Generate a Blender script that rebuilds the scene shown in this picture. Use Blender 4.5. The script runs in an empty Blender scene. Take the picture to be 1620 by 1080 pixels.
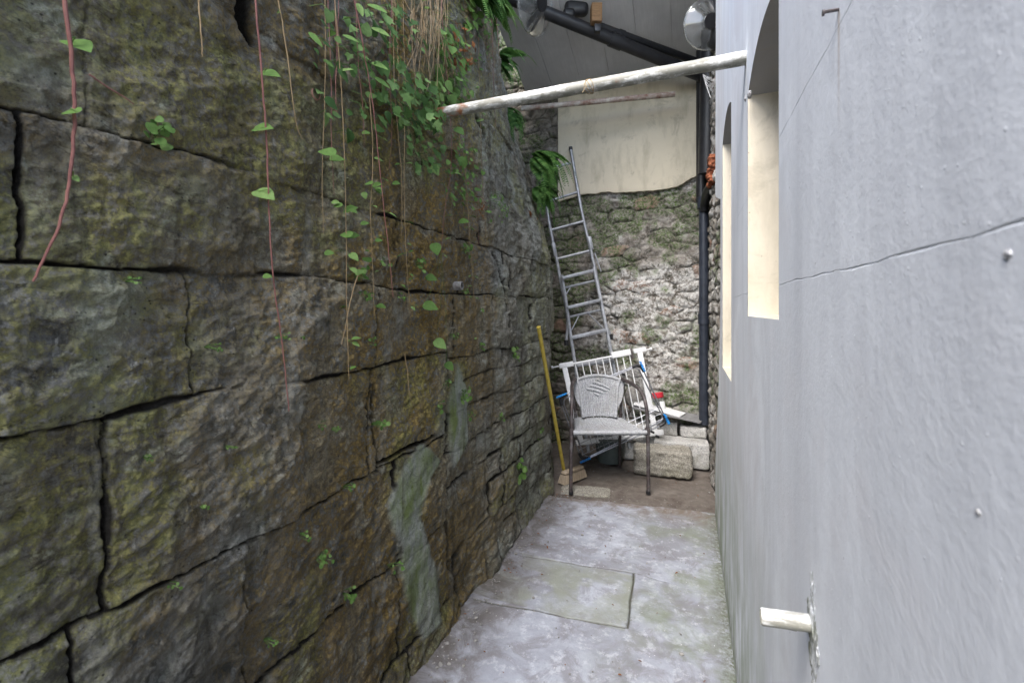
import bpy, bmesh, math, random
import numpy as np
from mathutils import Vector, Matrix
random.seed(7); R = math.radians
S = bpy.context.scene
C = S.collection
# ------------------------------------------------------------------ camera
CAMZ = 1.35
YAW = math.atan(280/720)
cd = bpy.data.cameras.new('camera'); cam = bpy.data.objects.new('camera', cd); C.objects.link(cam)
cam.location = (0, 0, CAMZ); cam.rotation_euler = (R(90), 0, YAW)
cd.sensor_width = 36; cd.lens = 16; cd.shift_y = -51/1620; cd.clip_start = .02; cd.clip_end = 400
cd.dof.use_dof = True; cd.dof.focus_distance = 2.2; cd.dof.aperture_fstop = 7.1
S.camera = cam
# ------------------------------------------------------------------ world, sun, exposure
SUN_EL, SUN_AZ = R(52), R(191)
w = bpy.data.worlds.new('World'); S.world = w; w.use_nodes = True
nt = w.node_tree; sky = nt.nodes.new('ShaderNodeTexSky'); sky.sky_type = 'NISHITA'; sky.sun_disc = False
sky.sun_elevation = SUN_EL; sky.sun_rotation = SUN_AZ; sky.air_density = 1.0; sky.dust_density = 2.0; sky.ozone_density = 1.0
bg = nt.nodes['Background']; bg.inputs[1].default_value = .15; nt.links.new(sky.outputs[0], bg.inputs[0])
sd = bpy.data.lights.new('sun', 'SUN'); sd.energy = 1.5; sd.angle = R(38); sd.color = (1, .975, .94)
sun = bpy.data.objects.new('sun', sd); C.objects.link(sun)
dirv = Vector((math.sin(SUN_AZ)*math.cos(SUN_EL), math.cos(SUN_AZ)*math.cos(SUN_EL), math.sin(SUN_EL)))
sun.rotation_euler = dirv.to_track_quat('Z', 'Y').to_euler()
S.view_settings.view_transform = 'Standard'; S.view_settings.look = 'None'; S.view_settings.exposure = 2.2
S.view_settings.gamma = 1
# ------------------------------------------------------------------ measuring helpers (photo ray -> place)
CT, ST = math.cos(YAW), math.sin(YAW)
def W(px, py, d):
    r = (px-810)/720*d
    return Vector((r*CT-d*ST, r*ST+d*CT, CAMZ+(489-py)/720*d))
def onX(px, py, X=-.95):
    u = (px-810)/720; return W(px, py, X/(u*CT-ST))
def RD(r, d, z):
    return Vector((r*CT-d*ST, r*ST+d*CT, z))
# ------------------------------------------------------------------ numpy noise
def vnoise(x, y, seed=0):
    xi = np.floor(x).astype(np.int64); yi = np.floor(y).astype(np.int64)
    fx = x-xi; fy = y-yi; fx = fx*fx*(3-2*fx); fy = fy*fy*(3-2*fy)
    def h(a, b):
        n = (a*374761393+b*668265263+seed*974634777) & 0xffffffff
        n = ((n ^ (n >> 13))*1274126177) & 0xffffffff
        return ((n ^ (n >> 16)) & 0xffff)/65535.
    return (h(xi, yi)*(1-fx)+h(xi+1, yi)*fx)*(1-fy)+(h(xi, yi+1)*(1-fx)+h(xi+1, yi+1)*fx)*fy
def fbm(x, y, o=5, seed=0, g=.5):
    s = 0; a = 1; t = 0
    for i in range(o):
        s = s+a*vnoise(x*2**i+17.3*i, y*2**i+5.1*i, seed+i); t += a; a *= g
    return s/t
def sst(a, b, x):
    t = np.clip((x-a)/(b-a), 0, 1); return t*t*(3-2*t)
# ------------------------------------------------------------------ mesh builder
class MB:
    def __init__(s): s.v = []; s.f = []
    def add(s, vs, fs):
        n = len(s.v); s.v += [tuple(p) for p in vs]; s.f += [tuple(i+n for i in f) for f in fs]; return s
    def bm(s, b, M=None):
        b.verts.ensure_lookup_table()
        for i, v in enumerate(b.verts): v.index = i
        s.add([(M @ v.co) if M else v.co.copy() for v in b.verts], [[v.index for v in f.verts] for f in b.faces]); b.free(); return s
    def box(s, c, size, rot=None, bev=.003, seg=2):
        b = bmesh.new(); bmesh.ops.create_cube(b, size=1)
        for v in b.verts: v.co = Vector((v.co.x*size[0], v.co.y*size[1], v.co.z*size[2]))
        if bev: bmesh.ops.bevel(b, geom=b.edges[:], offset=min(bev, .45*min(size)), segments=seg, affect='EDGES', profile=.5)
        M = Matrix.Translation(Vector(c)) @ (rot.to_4x4() if rot is not None else Matrix())
        return s.bm(b, M)
    def tube(s, pts, rad, seg=10, cap=True, flat=1.0):
        pts = [Vector(p) for p in pts]; n = len(pts)
        if not hasattr(rad, '__len__'): rad = [rad]*n
        prev = None; vs = []; fs = []
        for i, p in enumerate(pts):
            t = (pts[min(i+1, n-1)]-pts[max(i-1, 0)]).normalized()
            if prev is None:
                a = Vector((0, 0, 1)) if abs(t.z) < .9 else Vector((0, 1, 0))
                prev = t.cross(a).normalized()
            prev = (prev-t*prev.dot(t)).normalized(); q = t.cross(prev)
            for k in range(seg):
                an = 2*math.pi*k/seg
                vs.append(p+(prev*math.cos(an)+q*math.sin(an)*flat)*rad[i])
        for i in range(n-1):
            for k in range(seg):
                k2 = (k+1) % seg
                fs.append((i*seg+k, i*seg+k2, (i+1)*seg+k2, (i+1)*seg+k))
        if cap:
            fs.append(tuple(range(seg-1, -1, -1))); fs.append(tuple(range((n-1)*seg, n*seg)))
        return s.add(vs, fs)
    def quadgrid(s, P):      # P[i][j] points
        a, b = len(P), len(P[0])
        return s.add([p for r_ in P for p in r_], [(i*b+j, i*b+j+1, (i+1)*b+j+1, (i+1)*b+j) for i in range(a-1) for j in range(b-1)])
def smooth_path(pts, n=6):
    pts = [Vector(p) for p in pts]; out = []
    for i in range(len(pts)-1):
        p0 = pts[max(i-1, 0)]; p1 = pts[i]; p2 = pts[i+1]; p3 = pts[min(i+2, len(pts)-1)]
        for k in range(n):
            t = k/n
            out.append(.5*((2*p1)+(p2-p0)*t+(2*p0-5*p1+4*p2-p3)*t*t+(3*p1-p0-3*p2+p3)*t**3))
    out.append(pts[-1]); return out
def roughbox(c, size, rot, res=.012, rad=.018, amp=.004, seed=0):
    b = bmesh.new(); bmesh.ops.create_cube(b, size=1); bmesh.ops.subdivide_edges(b, edges=b.edges[:], cuts=22, use_grid_fill=True)
    for v in b.verts:
        p = Vector((v.co.x*size[0], v.co.y*size[1], v.co.z*size[2])); hx = [k/2-rad for k in size]
        q_ = Vector([max(-h, min(h, t_)) for t_, h in zip(p, hx)]); d_ = p-q_
        if d_.length > 1e-6: p = q_+d_.normalized()*min(d_.length, rad)
        n_ = d_.normalized() if d_.length > 1e-6 else Vector((0, 0, 0))
        s_ = seed*7.1; f_ = float(fbm(np.array(p.x*28+s_+p.z*13), np.array(p.y*28+p.z*31), 3, seed))-.5
        v.co = p+n_*f_*amp*4
    mb = MB(); mb.bm(b, Matrix.Translation(Vector(c)) @ rot.to_4x4()); return mb
BASE = {}
def setp(o, label=None, cat=None, group=None, kind=None):
    if label: o['label'] = label
    if cat: o['category'] = cat
    if group: o['group'] = group
    if kind: o['kind'] = kind
    return o
def thing(name, loc, label, cat, group=None):
    o = bpy.data.objects.new(name, None); o.empty_display_size = .05; C.objects.link(o); o.location = loc
    BASE[o.name] = Vector(loc); return setp(o, label, cat, group)
def obj(name, mb, m, parent=None, base=None, smooth=True, label=None, cat=None, group=None, kind=None):
    if parent is not None: b = BASE[parent.name]
    elif base is not None: b = Vector(base)
    else:
        a = np.array(mb.v); b = Vector((a[:, 0].mean(), a[:, 1].mean(), a[:, 2].min()))
    me = bpy.data.meshes.new(name); me.from_pydata([(v[0]-b.x, v[1]-b.y, v[2]-b.z) for v in mb.v], [], mb.f)
    me.materials.append(m)
    if smooth: me.polygons.foreach_set('use_smooth', [True]*len(me.polygons)); 
    me.update()
    if smooth:
        try: me.set_sharp_from_angle(angle=R(38))
        except Exception: pass
    o = bpy.data.objects.new(name, me); C.objects.link(o); BASE[o.name] = b
    if parent is not None: o.parent = parent
    else: o.location = b
    return setp(o, label, cat, group, kind)
def gridobj(name, P, mat, attrs=None, parent=None, **kw):   # P: (a,b,3) numpy, world coordinates
    a, b = P.shape[:2]; me = bpy.data.meshes.new(name)
    idx = np.arange(a*b).reshape(a, b)
    f = np.stack([idx[:-1, :-1], idx[:-1, 1:], idx[1:, 1:], idx[1:, :-1]], -1).reshape(-1, 4)
    nf = len(f)
    me.vertices.add(a*b); me.vertices.foreach_set('co', P.reshape(-1).astype(np.float32))
    me.loops.add(nf*4); me.loops.foreach_set('vertex_index', f.reshape(-1).astype(np.int32))
    me.polygons.add(nf); me.polygons.foreach_set('loop_start', (np.arange(nf)*4).astype(np.int32))
    me.polygons.foreach_set('use_smooth', np.ones(nf, bool))
    me.update(calc_edges=True)
    for k, arr in (attrs or {}).items():
        at = me.attributes.new(k, 'FLOAT', 'POINT'); at.data.foreach_set('value', arr.reshape(-1).astype(np.float32))
    me.materials.append(mat)
    o = bpy.data.objects.new(name, me); C.objects.link(o); BASE[o.name] = Vector((0, 0, 0))
    if parent is not None: o.parent = parent
    return setp(o, **kw)
# ------------------------------------------------------------------ materials
class MT:
    def __init__(s, name):
        s.m = bpy.data.materials.new(name); s.m.use_nodes = True; s.t = s.m.node_tree
        s.b = s.t.nodes['Principled BSDF']; s.tc = None
    def n(s, ty, **kw):
        o = s.t.nodes.new(ty)
        for k, v in kw.items(): setattr(o, k, v)
        return o
    def L(s, a, b): s.t.links.new(a, b)
    def put(s, sock, v):
        if isinstance(v, bpy.types.NodeSocket): s.L(v, sock)
        elif hasattr(v, '__len__') and len(v) == 3 and sock.type == 'RGBA': sock.default_value = (*v, 1)
        else: sock.default_value = v
    def co(s, scale=(1, 1, 1), rot=(0, 0, 0)):
        if s.tc is None: s.tc = s.n('ShaderNodeTexCoord').outputs['Object']
        if scale == (1, 1, 1) and rot == (0, 0, 0): return s.tc
        m = s.n('ShaderNodeMapping'); m.inputs['Scale'].default_value = scale; m.inputs['Rotation'].default_value = rot
        s.L(s.tc, m.inputs[0]); return m.outputs[0]
    def noise(s, sc, det=6, ro=.6, st=(1, 1, 1), rot=(0, 0, 0), dist=0):
        o = s.n('ShaderNodeTexNoise'); o.inputs['Scale'].default_value = sc; o.inputs['Detail'].default_value = det
        o.inputs['Roughness'].default_value = ro; o.inputs['Distortion'].default_value = dist
        s.L(s.co(st, rot), o.inputs['Vector']); return o.outputs[0]
    def vor(s, sc, st=(1, 1, 1), feat='F1'):
        o = s.n('ShaderNodeTexVoronoi', feature=feat); o.inputs['Scale'].default_value = sc; s.L(s.co(st), o.inputs['Vector']); return o.outputs['Distance']
    def rng(s, f, a, b, c=0, d=1):
        o = s.n('ShaderNodeMapRange'); s.put(o.inputs[0], f); o.inputs[1].default_value = a; o.inputs[2].default_value = b
        o.inputs[3].default_value = c; o.inputs[4].default_value = d; return o.outputs[0]
    def math(s, op, a, b=0.):
        o = s.n('ShaderNodeMath', operation=op); s.put(o.inputs[0], a); s.put(o.inputs[1], b); return o.outputs[0]
    def mix(s, f, a, b, bt='MIX'):
        o = s.n('ShaderNodeMix', data_type='RGBA', blend_type=bt); s.put(o.inputs[0], f); s.put(o.inputs[6], a); s.put(o.inputs[7], b); return o.outputs[2]
    def ramp(s, f, stops):
        o = s.n('ShaderNodeValToRGB'); s.L(f, o.inputs[0]); e = o.color_ramp.elements
        while len(e) < len(stops): e.new(.5)
        for x, (p, c) in zip(e, stops): x.position = p; x.color = (*c, 1)
        return o.outputs[0]
    def bump(s, h, strength, dist, nrm=None):
        o = s.n('ShaderNodeBump'); s.L(h, o.inputs['Height']); o.inputs['Strength'].default_value = strength; o.inputs['Distance'].default_value = dist
        if nrm: s.L(nrm, o.inputs['Normal'])
        return o.outputs[0]
    def attr(s, name):
        o = s.n('ShaderNodeAttribute'); o.attribute_name = name; return o.outputs['Fac']
    def sep(s):
        o = s.n('ShaderNodeSeparateXYZ'); s.L(s.co(), o.inputs[0]); return o.outputs
    def done(s, col, rough=.7, metal=0, nrm=None, spec=None, trans=None, sub=None):
        s.put(s.b.inputs['Base Color'], col); s.put(s.b.inputs['Roughness'], rough); s.put(s.b.inputs['Metallic'], metal)
        if nrm: s.L(nrm, s.b.inputs['Normal'])
        if spec is not None: s.b.inputs['Specular IOR Level'].default_value = spec
        if trans is not None: s.b.inputs['Transmission Weight'].default_value = trans
        return s.m
def m_plain(name, c1, c2, sc=20, rough=.6, metal=0, bs=.2, bd=.002, det=6, st=(1, 1, 1)):
    m = MT(name); n = m.noise(sc, det, .65, st); col = m.ramp(n, [(.32, c1), (.68, c2)])
    n2 = m.noise(sc*4, 4, .6)
    return m.done(col, m.rng(n2, .3, .7, rough-.1, rough+.1), metal, m.bump(n2, bs, bd))

def mat_stone():
    m = MT('mossy_sandstone')
    tint, joint, moss, lich, och, wet = [m.attr(k) for k in ('tint', 'joint', 'moss', 'lichen', 'ochre', 'damp_shade')]
    big = m.noise(3.5, 8, .7, dist=.6); mid = m.noise(14, 10, .72, dist=.4); fine = m.noise(70, 8, .75); grit = m.noise(260, 4, .7)
    base = m.ramp(mid, [(.36, (.11, .112, .10)), (.46, (.27, .275, .25)), (.54, (.42, .425, .395)), (.62, (.64, .65, .61))])
    base = m.mix(m.rng(fine, .47, .56, .0, .6), base, m.mix(m.rng(grit, .45, .55), (.06, .055, .042), (.19, .19, .15)))
    base = m.mix(m.rng(m.noise(38, 8, .78, (1, 1, .5)), .56, .61, 0, .7), base, (.54, .55, .50))
    base = m.mix(m.rng(tint, 0, 1, 0, .55), base, m.mix(fine, (.17, .14, .07), (.33, .27, .14)))
    # brown algae crust
    f = m.math('MULTIPLY', och, m.rng(m.math('ADD', m.math('MULTIPLY', mid, .5), m.math('MULTIPLY', fine, .5)), .43, .50)); base = m.mix(f, base, m.ramp(fine, [(.38, (.045, .029, .009)), (.5, (.25, .165, .045)), (.62, (.50, .36, .12))]))
    # green and yellow moss
    f = m.math('MULTIPLY', moss, m.rng(m.math('ADD', m.math('MULTIPLY', mid, .5), m.math('MULTIPLY', fine, .5)), .45, .54))
    base = m.mix(f, base, m.ramp(fine, [(.38, (.08, .095, .025)), (.5, (.27, .29, .085)), (.62, (.48, .48, .16))]))
    # pale lichen / lime bloom
    lf = m.math('MULTIPLY', lich, m.rng(m.math('ADD', m.math('MULTIPLY', fine, .6), m.math('MULTIPLY', mid, .4)), .48, .55))
    base = m.mix(lf, base, m.ramp(grit, [(.4, (.26, .29, .24)), (.6, (.62, .64, .58))]))
    smr = m.attr('smear'); base = m.mix(m.math('MULTIPLY', smr, m.rng(mid, .25, .5, .65, 1)), base, m.mix(m.rng(m.noise(11, 6, .7, (1, 1, .4)), .42, .62), m.ramp(fine, [(.3, (.33, .36, .31)), (.7, (.50, .54, .48))]), (.22, .29, .09)))
    # crisp white flecks
    vf = m.rng(m.vor(38), .10, .06); fl = m.math('MULTIPLY', m.math('MULTIPLY', vf, m.rng(big, .5, .62)), m.rng(fine, .45, .6)); base = m.mix(m.math('MULTIPLY', fl, .8), base, (.55, .56, .52))
    dr = m.noise(9, 7, .7, (1, 1.3, .13), dist=.3); base = m.mix(m.rng(dr, .52, .66, 0, .6), base, (.055, .045, .025)); base = m.mix(m.rng(m.noise(13, 7, .7, (1, 1.2, .16)), .56, .68, 0, .55), base, (.42, .42, .37))
    pit = m.rng(m.vor(55), .16, .06); base = m.mix(m.math('MULTIPLY', pit, m.rng(mid, .42, .55, 0, .9)), base, (.025, .022, .015))
    # cracks filled with dirt
    base = m.mix(m.rng(m.math('SUBTRACT', 1, joint), 0, .55, 0, 1), base, (.018, .015, .011))
    base = m.mix(m.rng(grit, .45, .62, .0, .30), base, (.03, .027, .018))
    wet_shade_c = m.mix(.55, base, (.0, .0, .0)); base = m.mix(wet, base, wet_shade_c)  # darkens for damp and for shade painted low on the wall
    st = m.noise(24, 8, .7, (1, .35, 1.2), (.5, 0, 0), dist=.8)
    cr = m.math('ABSOLUTE', m.math('SUBTRACT', m.noise(9, 5, .6, (1, .7, 1.4), (.35, 0, 0), dist=.9), .5))
    crk = m.rng(cr, 0, .012, 0, 1)
    hh = m.math('ADD', m.math('ADD', m.math('MULTIPLY', st, 1.0), m.math('MULTIPLY', fine, .6)), m.math('MULTIPLY', mid, .9))
    nb = m.bump(hh, .8, .011); nb = m.bump(crk, .55, .006, nb); nb = m.bump(m.noise(130, 6, .8), 1.0, .006, nb); nb = m.bump(grit, .9, .003, nb)
    base = m.mix(m.rng(crk, 0, 1, .45, 0), base, (.02, .017, .012))
    return m.done(base, m.rng(fine, .3, .7, .55, .95), 0, nb, spec=.3)
def mat_backwall():
    m = MT('limewashed_rubble')
    joint, moss, lime, tint = [m.attr(k) for k in ('joint', 'moss', 'lime', 'tint')]
    mid = m.noise(10, 9, .7, dist=.5); fine = m.noise(48, 7, .72); grit = m.noise(170, 4, .7)
    base = m.ramp(mid, [(.3, (.075, .066, .055)), (.5, (.19, .17, .145)), (.7, (.31, .29, .25))])
    base = m.mix(m.rng(tint, .93, .96, 0, .6), base, (.27, .15, .10))
    lf = m.math('MULTIPLY', lime, m.rng(m.math('ADD', m.math('MULTIPLY', fine, .45), m.math('MULTIPLY', mid, .55)), .44, .53))
    base = m.mix(lf, base, m.ramp(fine, [(.38, (.34, .335, .32)), (.6, (.54, .535, .515))]))
    mf = m.math('MULTIPLY', moss, m.rng(fine, .42, .56)); base = m.mix(mf, base, m.ramp(mid, [(.35, (.03, .04, .02)), (.7, (.13, .19, .06))]))
    base = m.mix(m.rng(m.noise(17, 9, .75, dist=.8), .54, .62, 0, .8), base, (.035, .036, .026))
    base = m.mix(m.rng(m.math('SUBTRACT', 1, joint), .3, 1, 0, .7), base, (.06, .056, .045))
    nb = m.bump(m.math('ADD', mid, m.math('MULTIPLY', fine, .5)), .7, .008); nb = m.bump(grit, .5, .002, nb)
    return m.done(base, .9, 0, nb, spec=.2)
def mat_render():
    m = MT('grey_painted_render')
    x, y, z = m.sep()
    big = m.noise(1.7, 6, .6); streak = m.noise(5, 6, .62, (1, 1.6, .16)); mid = m.noise(26, 7, .65); fine = m.noise(160, 5, .6); lump = m.noise(55, 5, .6)
    col = m.mix(m.rng(streak, .33, .7), (.57, .595, .635), (.70, .73, .775))
    col = m.mix(m.rng(big, .48, .60, 0, .6), col, (.60, .595, .62))
    col = m.mix(m.rng(m.noise(3.3, 7, .7, (1, 1, .6), dist=.5), .5, .62, 0, .6), col, (.76, .795, .84))
    s2 = m.noise(14, 6, .65, (1, 1, .2)); col = m.mix(m.rng(s2, .52, .72, 0, .25), col, (.78, .81, .85))
    # algae near the ground, further along
    low = m.math('MULTIPLY', m.rng(z, 1.0, .1), m.rng(y, .7, 1.5))
    col = m.mix(m.math('MULTIPLY', m.rng(z, .16, .02), m.rng(mid, .35, .6)), col, (.12, .13, .09)); nz = m.noise(7, 6, .65, (1, 1, .35))
    col = m.mix(m.math('MULTIPLY', low, m.rng(nz, .40, .6, 0, .9)), col, (.22, .27, .17))
    # rust streak under nail
    ry = m.math('ABSOLUTE', m.math('SUBTRACT', y, .622)); rz = m.rng(z, 1.55, 1.69, 0, 1); rz = m.math('MULTIPLY', rz, m.rng(z, 1.695, 1.69))
    col = m.mix(m.math('MULTIPLY', m.math('MULTIPLY', m.rng(ry, .006, .0015), rz), .55), col, (.30, .20, .12))
    # white splashes
    sp = m.rng(m.vor(60), .085, .05); col = m.mix(m.math('MULTIPLY', sp, m.rng(mid, .5, .62)), col, (.74, .76, .78))
    dk = m.rng(m.vor(31), .05, .03); col = m.mix(m.math('MULTIPLY', dk, m.rng(lump, .52, .6)), col, (.16, .155, .15))
    nb = m.bump(mid, .22, .004); nb = m.bump(lump, .2, .0014, nb); nb = m.bump(m.noise(110, 4, .6), .22, .0010, nb); nb = m.bump(fine, .3, .0008, nb); nb = m.bump(sp, .4, .0015, nb)
    return m.done(col, m.rng(fine, .3, .7, .6, .8), 0, nb, spec=.35)
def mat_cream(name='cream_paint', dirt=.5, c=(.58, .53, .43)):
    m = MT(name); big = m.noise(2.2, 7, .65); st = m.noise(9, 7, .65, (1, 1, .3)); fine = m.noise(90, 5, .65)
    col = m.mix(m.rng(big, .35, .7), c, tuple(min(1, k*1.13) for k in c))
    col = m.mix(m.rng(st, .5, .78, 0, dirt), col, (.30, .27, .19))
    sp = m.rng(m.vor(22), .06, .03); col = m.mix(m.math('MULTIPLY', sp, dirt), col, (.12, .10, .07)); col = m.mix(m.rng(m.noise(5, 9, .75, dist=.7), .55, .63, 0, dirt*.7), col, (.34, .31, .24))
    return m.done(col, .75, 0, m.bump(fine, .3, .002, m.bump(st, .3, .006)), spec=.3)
def mat_concrete():
    m = MT('trowelled_concrete')
    x, y, z = m.sep()
    big = m.noise(1.9, 8, .65, dist=.4); mid = m.noise(7, 9, .7, dist=.6); fine = m.noise(60, 7, .7); grit = m.noise(220, 4, .65)
    col = m.ramp(big, [(.36, (.22, .225, .25)), (.5, (.30, .315, .36)), (.64, (.41, .435, .49))])
    col = m.mix(m.rng(mid, .47, .58, 0, .7), col, (.19, .185, .20))
    col = m.mix(m.rng(m.noise(16, 8, .75), .53, .62, 0, .5), col, (.55, .57, .62))
    # algae to the right and on the cover slab
    g = m.math('MULTIPLY', m.rng(m.noise(3.2, 8, .7), .46, .64), m.rng(x, -.42, -.1)); col = m.mix(m.math('MULTIPLY', g, .75), col, (.175, .20, .135))
    slab = m.attr('slab'); col = m.mix(m.math('MULTIPLY', slab, m.rng(m.noise(6, 7, .7), .36, .6, .25, .85)), col, (.235, .25, .205))
    # brown earth washed against the stone wall
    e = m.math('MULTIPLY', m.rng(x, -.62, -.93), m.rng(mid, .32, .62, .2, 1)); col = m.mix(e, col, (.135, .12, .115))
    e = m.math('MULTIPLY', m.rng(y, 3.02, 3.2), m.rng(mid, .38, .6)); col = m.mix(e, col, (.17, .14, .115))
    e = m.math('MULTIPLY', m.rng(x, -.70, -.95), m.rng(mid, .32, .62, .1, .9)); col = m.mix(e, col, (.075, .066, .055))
    e = m.math('MULTIPLY', m.rng(x, .08, .155), m.rng(fine, .38, .6)); col = m.mix(e, col, (.10, .11, .07))
    groove = m.attr('groove'); col = m.mix(groove, col, (.05, .05, .035))
    sp = m.rng(m.vor(34), .07, .045); col = m.mix(m.math('MULTIPLY', sp, m.rng(mid, .45, .55)), col, (.80, .80, .80))
    dk = m.rng(m.vor(47), .06, .03); col = m.mix(m.math('MULTIPLY', dk, m.rng(fine, .5, .6, 0, .9)), col, (.05, .045, .04))
    nb = m.bump(mid, .35, .01); nb = m.bump(fine, .5, .0035, nb); nb = m.bump(grit, .35, .001, nb)
    return m.done(col, m.rng(mid, .3, .7, .5, .8), 0, nb, spec=.4)
def mat_earth():
    m = MT('dirty_stone_floor'); big = m.noise(2.6, 8, .7); mid = m.noise(16, 8, .7); fine = m.noise(90, 5, .7)
    col = m.ramp(mid, [(.3, (.075, .06, .05)), (.55, (.135, .115, .10)), (.75, (.19, .17, .15))])
    col = m.mix(m.rng(big, .45, .7, 0, .6), col, (.21, .19, .17))
    sp = m.rng(m.vor(45), .07, .04); col = m.mix(m.math('MULTIPLY', sp, m.rng(mid, .5, .6)), col, (.4, .37, .32))
    return m.done(col, .85, 0, m.bump(fine, .5, .003, m.bump(mid, .6, .012)), spec=.25)
def mat_block(name, c1, c2, spec_=(.62, .6, .57)):
    m = MT(name); big = m.noise(6, 6, .65); f = m.noise(75, 5, .75); v = m.vor(120)
    col = m.mix(m.rng(f, .35, .65), c1, c2); col = m.mix(m.rng(m.math('ADD', v, m.math('MULTIPLY', f, .1)), .5, .7, 0, .5), col, spec_)
    col = m.mix(m.rng(big, .5, .72, 0, .55), col, (.13, .125, .075))
    hole = m.rng(m.vor(70), .22, .1); col = m.mix(m.math('MULTIPLY', hole, .7), col, (.04, .038, .035))
    return m.done(col, .95, 0, m.bump(m.math('SUBTRACT', f, hole), .9, .006), spec=.15)
def mat_leaf(name, stops, tl=.35, rough=.6):
    m = MT(name); g = m.n('ShaderNodeNewGeometry'); col = m.ramp(g.outputs['Random Per Island'], stops)
    n = m.noise(120, 4, .6); col = m.mix(m.rng(n, .35, .7, 0, .35), col, tuple(k*.5 for k in stops[0][1]))
    m.done(col, rough, 0, m.bump(n, .3, .001), spec=.15)
    tr = m.n('ShaderNodeBsdfTranslucent'); m.L(col, tr.inputs[0]); mx = m.n('ShaderNodeMixShader'); mx.inputs[0].default_value = tl
    m.L(m.b.outputs[0], mx.inputs[1]); m.L(tr.outputs[0], mx.inputs[2]); m.L(mx.outputs[0], m.t.nodes['Material Output'].inputs[0]); return m.m
def mat_whitepipe():
    m = MT('flaking_white_pipe'); f = m.noise(60, 7, .7); st = m.noise(30, 6, .7, (.25, 1, 1)); b = m.noise(9, 5, .6); x, y, z = m.sep()
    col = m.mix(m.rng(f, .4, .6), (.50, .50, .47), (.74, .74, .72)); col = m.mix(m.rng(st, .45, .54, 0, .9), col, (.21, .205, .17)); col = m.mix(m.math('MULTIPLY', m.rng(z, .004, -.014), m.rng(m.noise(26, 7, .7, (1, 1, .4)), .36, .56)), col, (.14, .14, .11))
    rust = m.math('ADD', m.rng(x, -.15, -.56, -.1, .22), m.math('MULTIPLY', b, 1.)); col = m.mix(m.rng(m.math('ADD', rust, m.math('MULTIPLY', f, .25)), .72, .82), col, m.mix(f, (.13, .05, .02), (.33, .15, .07)))
    return m.done(col, .6, 0, m.bump(f, .5, .002), spec=.4)
def mat_alu():
    m = MT('weathered_aluminium'); n = m.noise(25, 6, .7); s2 = m.noise(140, 4, .6)
    return m.done(m.ramp(n, [(.3, (.24, .25, .27)), (.6, (.42, .435, .46)), (.75, (.52, .53, .55))]), m.rng(s2, .3, .7, .35, .6), .55, m.bump(s2, .15, .001))
def mat_ruststeel():
    m = MT('rusty_brown_steel'); n = m.noise(45, 7, .7); b = m.noise(12, 5, .6); col = m.ramp(n, [(.35, (.04, .033, .035)), (.6, (.085, .068, .066)), (.75, (.14, .085, .06))])
    return m.done(m.mix(m.rng(b, .5, .62, 0, .7), col, (.15, .145, .15)), .5, .3, m.bump(n, .3, .001))
def mat_clear():
    m = MT('clear_plastic'); n = m.noise(8, 4, .6); m.done((.93, .95, .95), .06, 0, m.bump(n, .15, .01), trans=.96); m.b.inputs['IOR'].default_value = 1.45; return m.m
def mat_ceiling():
    m = MT('board_marked_soffit'); x, y, z = m.sep(); n = m.noise(4, 7, .65); f = m.noise(80, 5, .6)
    col = m.ramp(n, [(.3, (.50, .50, .51)), (.7, (.62, .62, .63))]); gr = m.noise(14, 5, .6, (6, .3, 1)); col = m.mix(m.rng(gr, .4, .7, 0, .3), col, (.40, .40, .41))
    return m.done(col, .8, 0, m.bump(f, .2, .002), spec=.2)
def mat_wicker():
    m = MT('grey_wicker'); f = m.noise(70, 5, .7); b = m.noise(9, 5, .6)
    col = m.ramp(f, [(.3, (.22, .225, .235)), (.55, (.38, .39, .41)), (.75, (.52, .53, .55))]); col = m.mix(m.rng(b, .5, .7, 0, .4), col, (.26, .25, .21))
    return m.done(col, .65, 0, m.bump(f, .3, .001), spec=.3)
def m_glass():
    m = MT('dark_window_glass'); return m.done((.05, .055, .06), .08, 0, None, spec=.6)
MST = mat_stone(); MBW = mat_backwall(); MRD = mat_render(); MCR = mat_cream(); MPC = mat_cream('old_cream_panel', .75, (.54, .49, .38)); MCO = mat_concrete(); MEA = mat_earth()
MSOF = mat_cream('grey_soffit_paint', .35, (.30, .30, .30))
MBL = mat_block('weathered_concrete_block', (.14, .13, .11), (.29, .275, .235), (.44, .42, .37)); MBL2 = mat_block('pale_concrete_block', (.30, .30, .29), (.48, .48, .47))
MLF = mat_leaf('fresh_leaf', [(0, (.08, .15, .035)), (.5, (.13, .24, .06)), (1, (.22, .34, .11))])
MIV = mat_leaf('ivy_leaf', [(0, (.03, .07, .016)), (.5, (.08, .16, .04)), (1, (.17, .27, .09))], .2, .6)
MFE = mat_leaf('fern_leaf', [(0, (.03, .09, .018)), (.6, (.07, .16, .035)), (1, (.13, .24, .06))], .35)
MDRY = mat_leaf('dried_brown_leaf', [(0, (.12, .045, .015)), (1, (.26, .11, .04))], .2, .8)
MRED = m_plain('red_stem', (.13, .045, .04), (.24, .10, .08), 40); MTAN = m_plain('dry_tan_stem', (.20, .13, .06), (.34, .25, .13), 40)
MWP = mat_whitepipe(); MAL = mat_alu(); MRS = mat_ruststeel(); MCL = mat_clear(); MCE = mat_ceiling(); MWI = mat_wicker(); MGL = m_glass()
MBK = m_plain('black_plastic', (.010, .010, .012), (.022, .023, .026), 15, .45, bs=.1)
MBP = m_plain('black_painted_drainpipe', (.014, .018, .028), (.035, .042, .058), 12, .4, bs=.2)
MWH = m_plain('white_enamel', (.70, .71, .72), (.82, .83, .84), 30, .3, bs=.05)
MCH = m_plain('steel_wire', (.28, .29, .32), (.45, .46, .5), 60, .3, .8, bs=.05)
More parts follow.
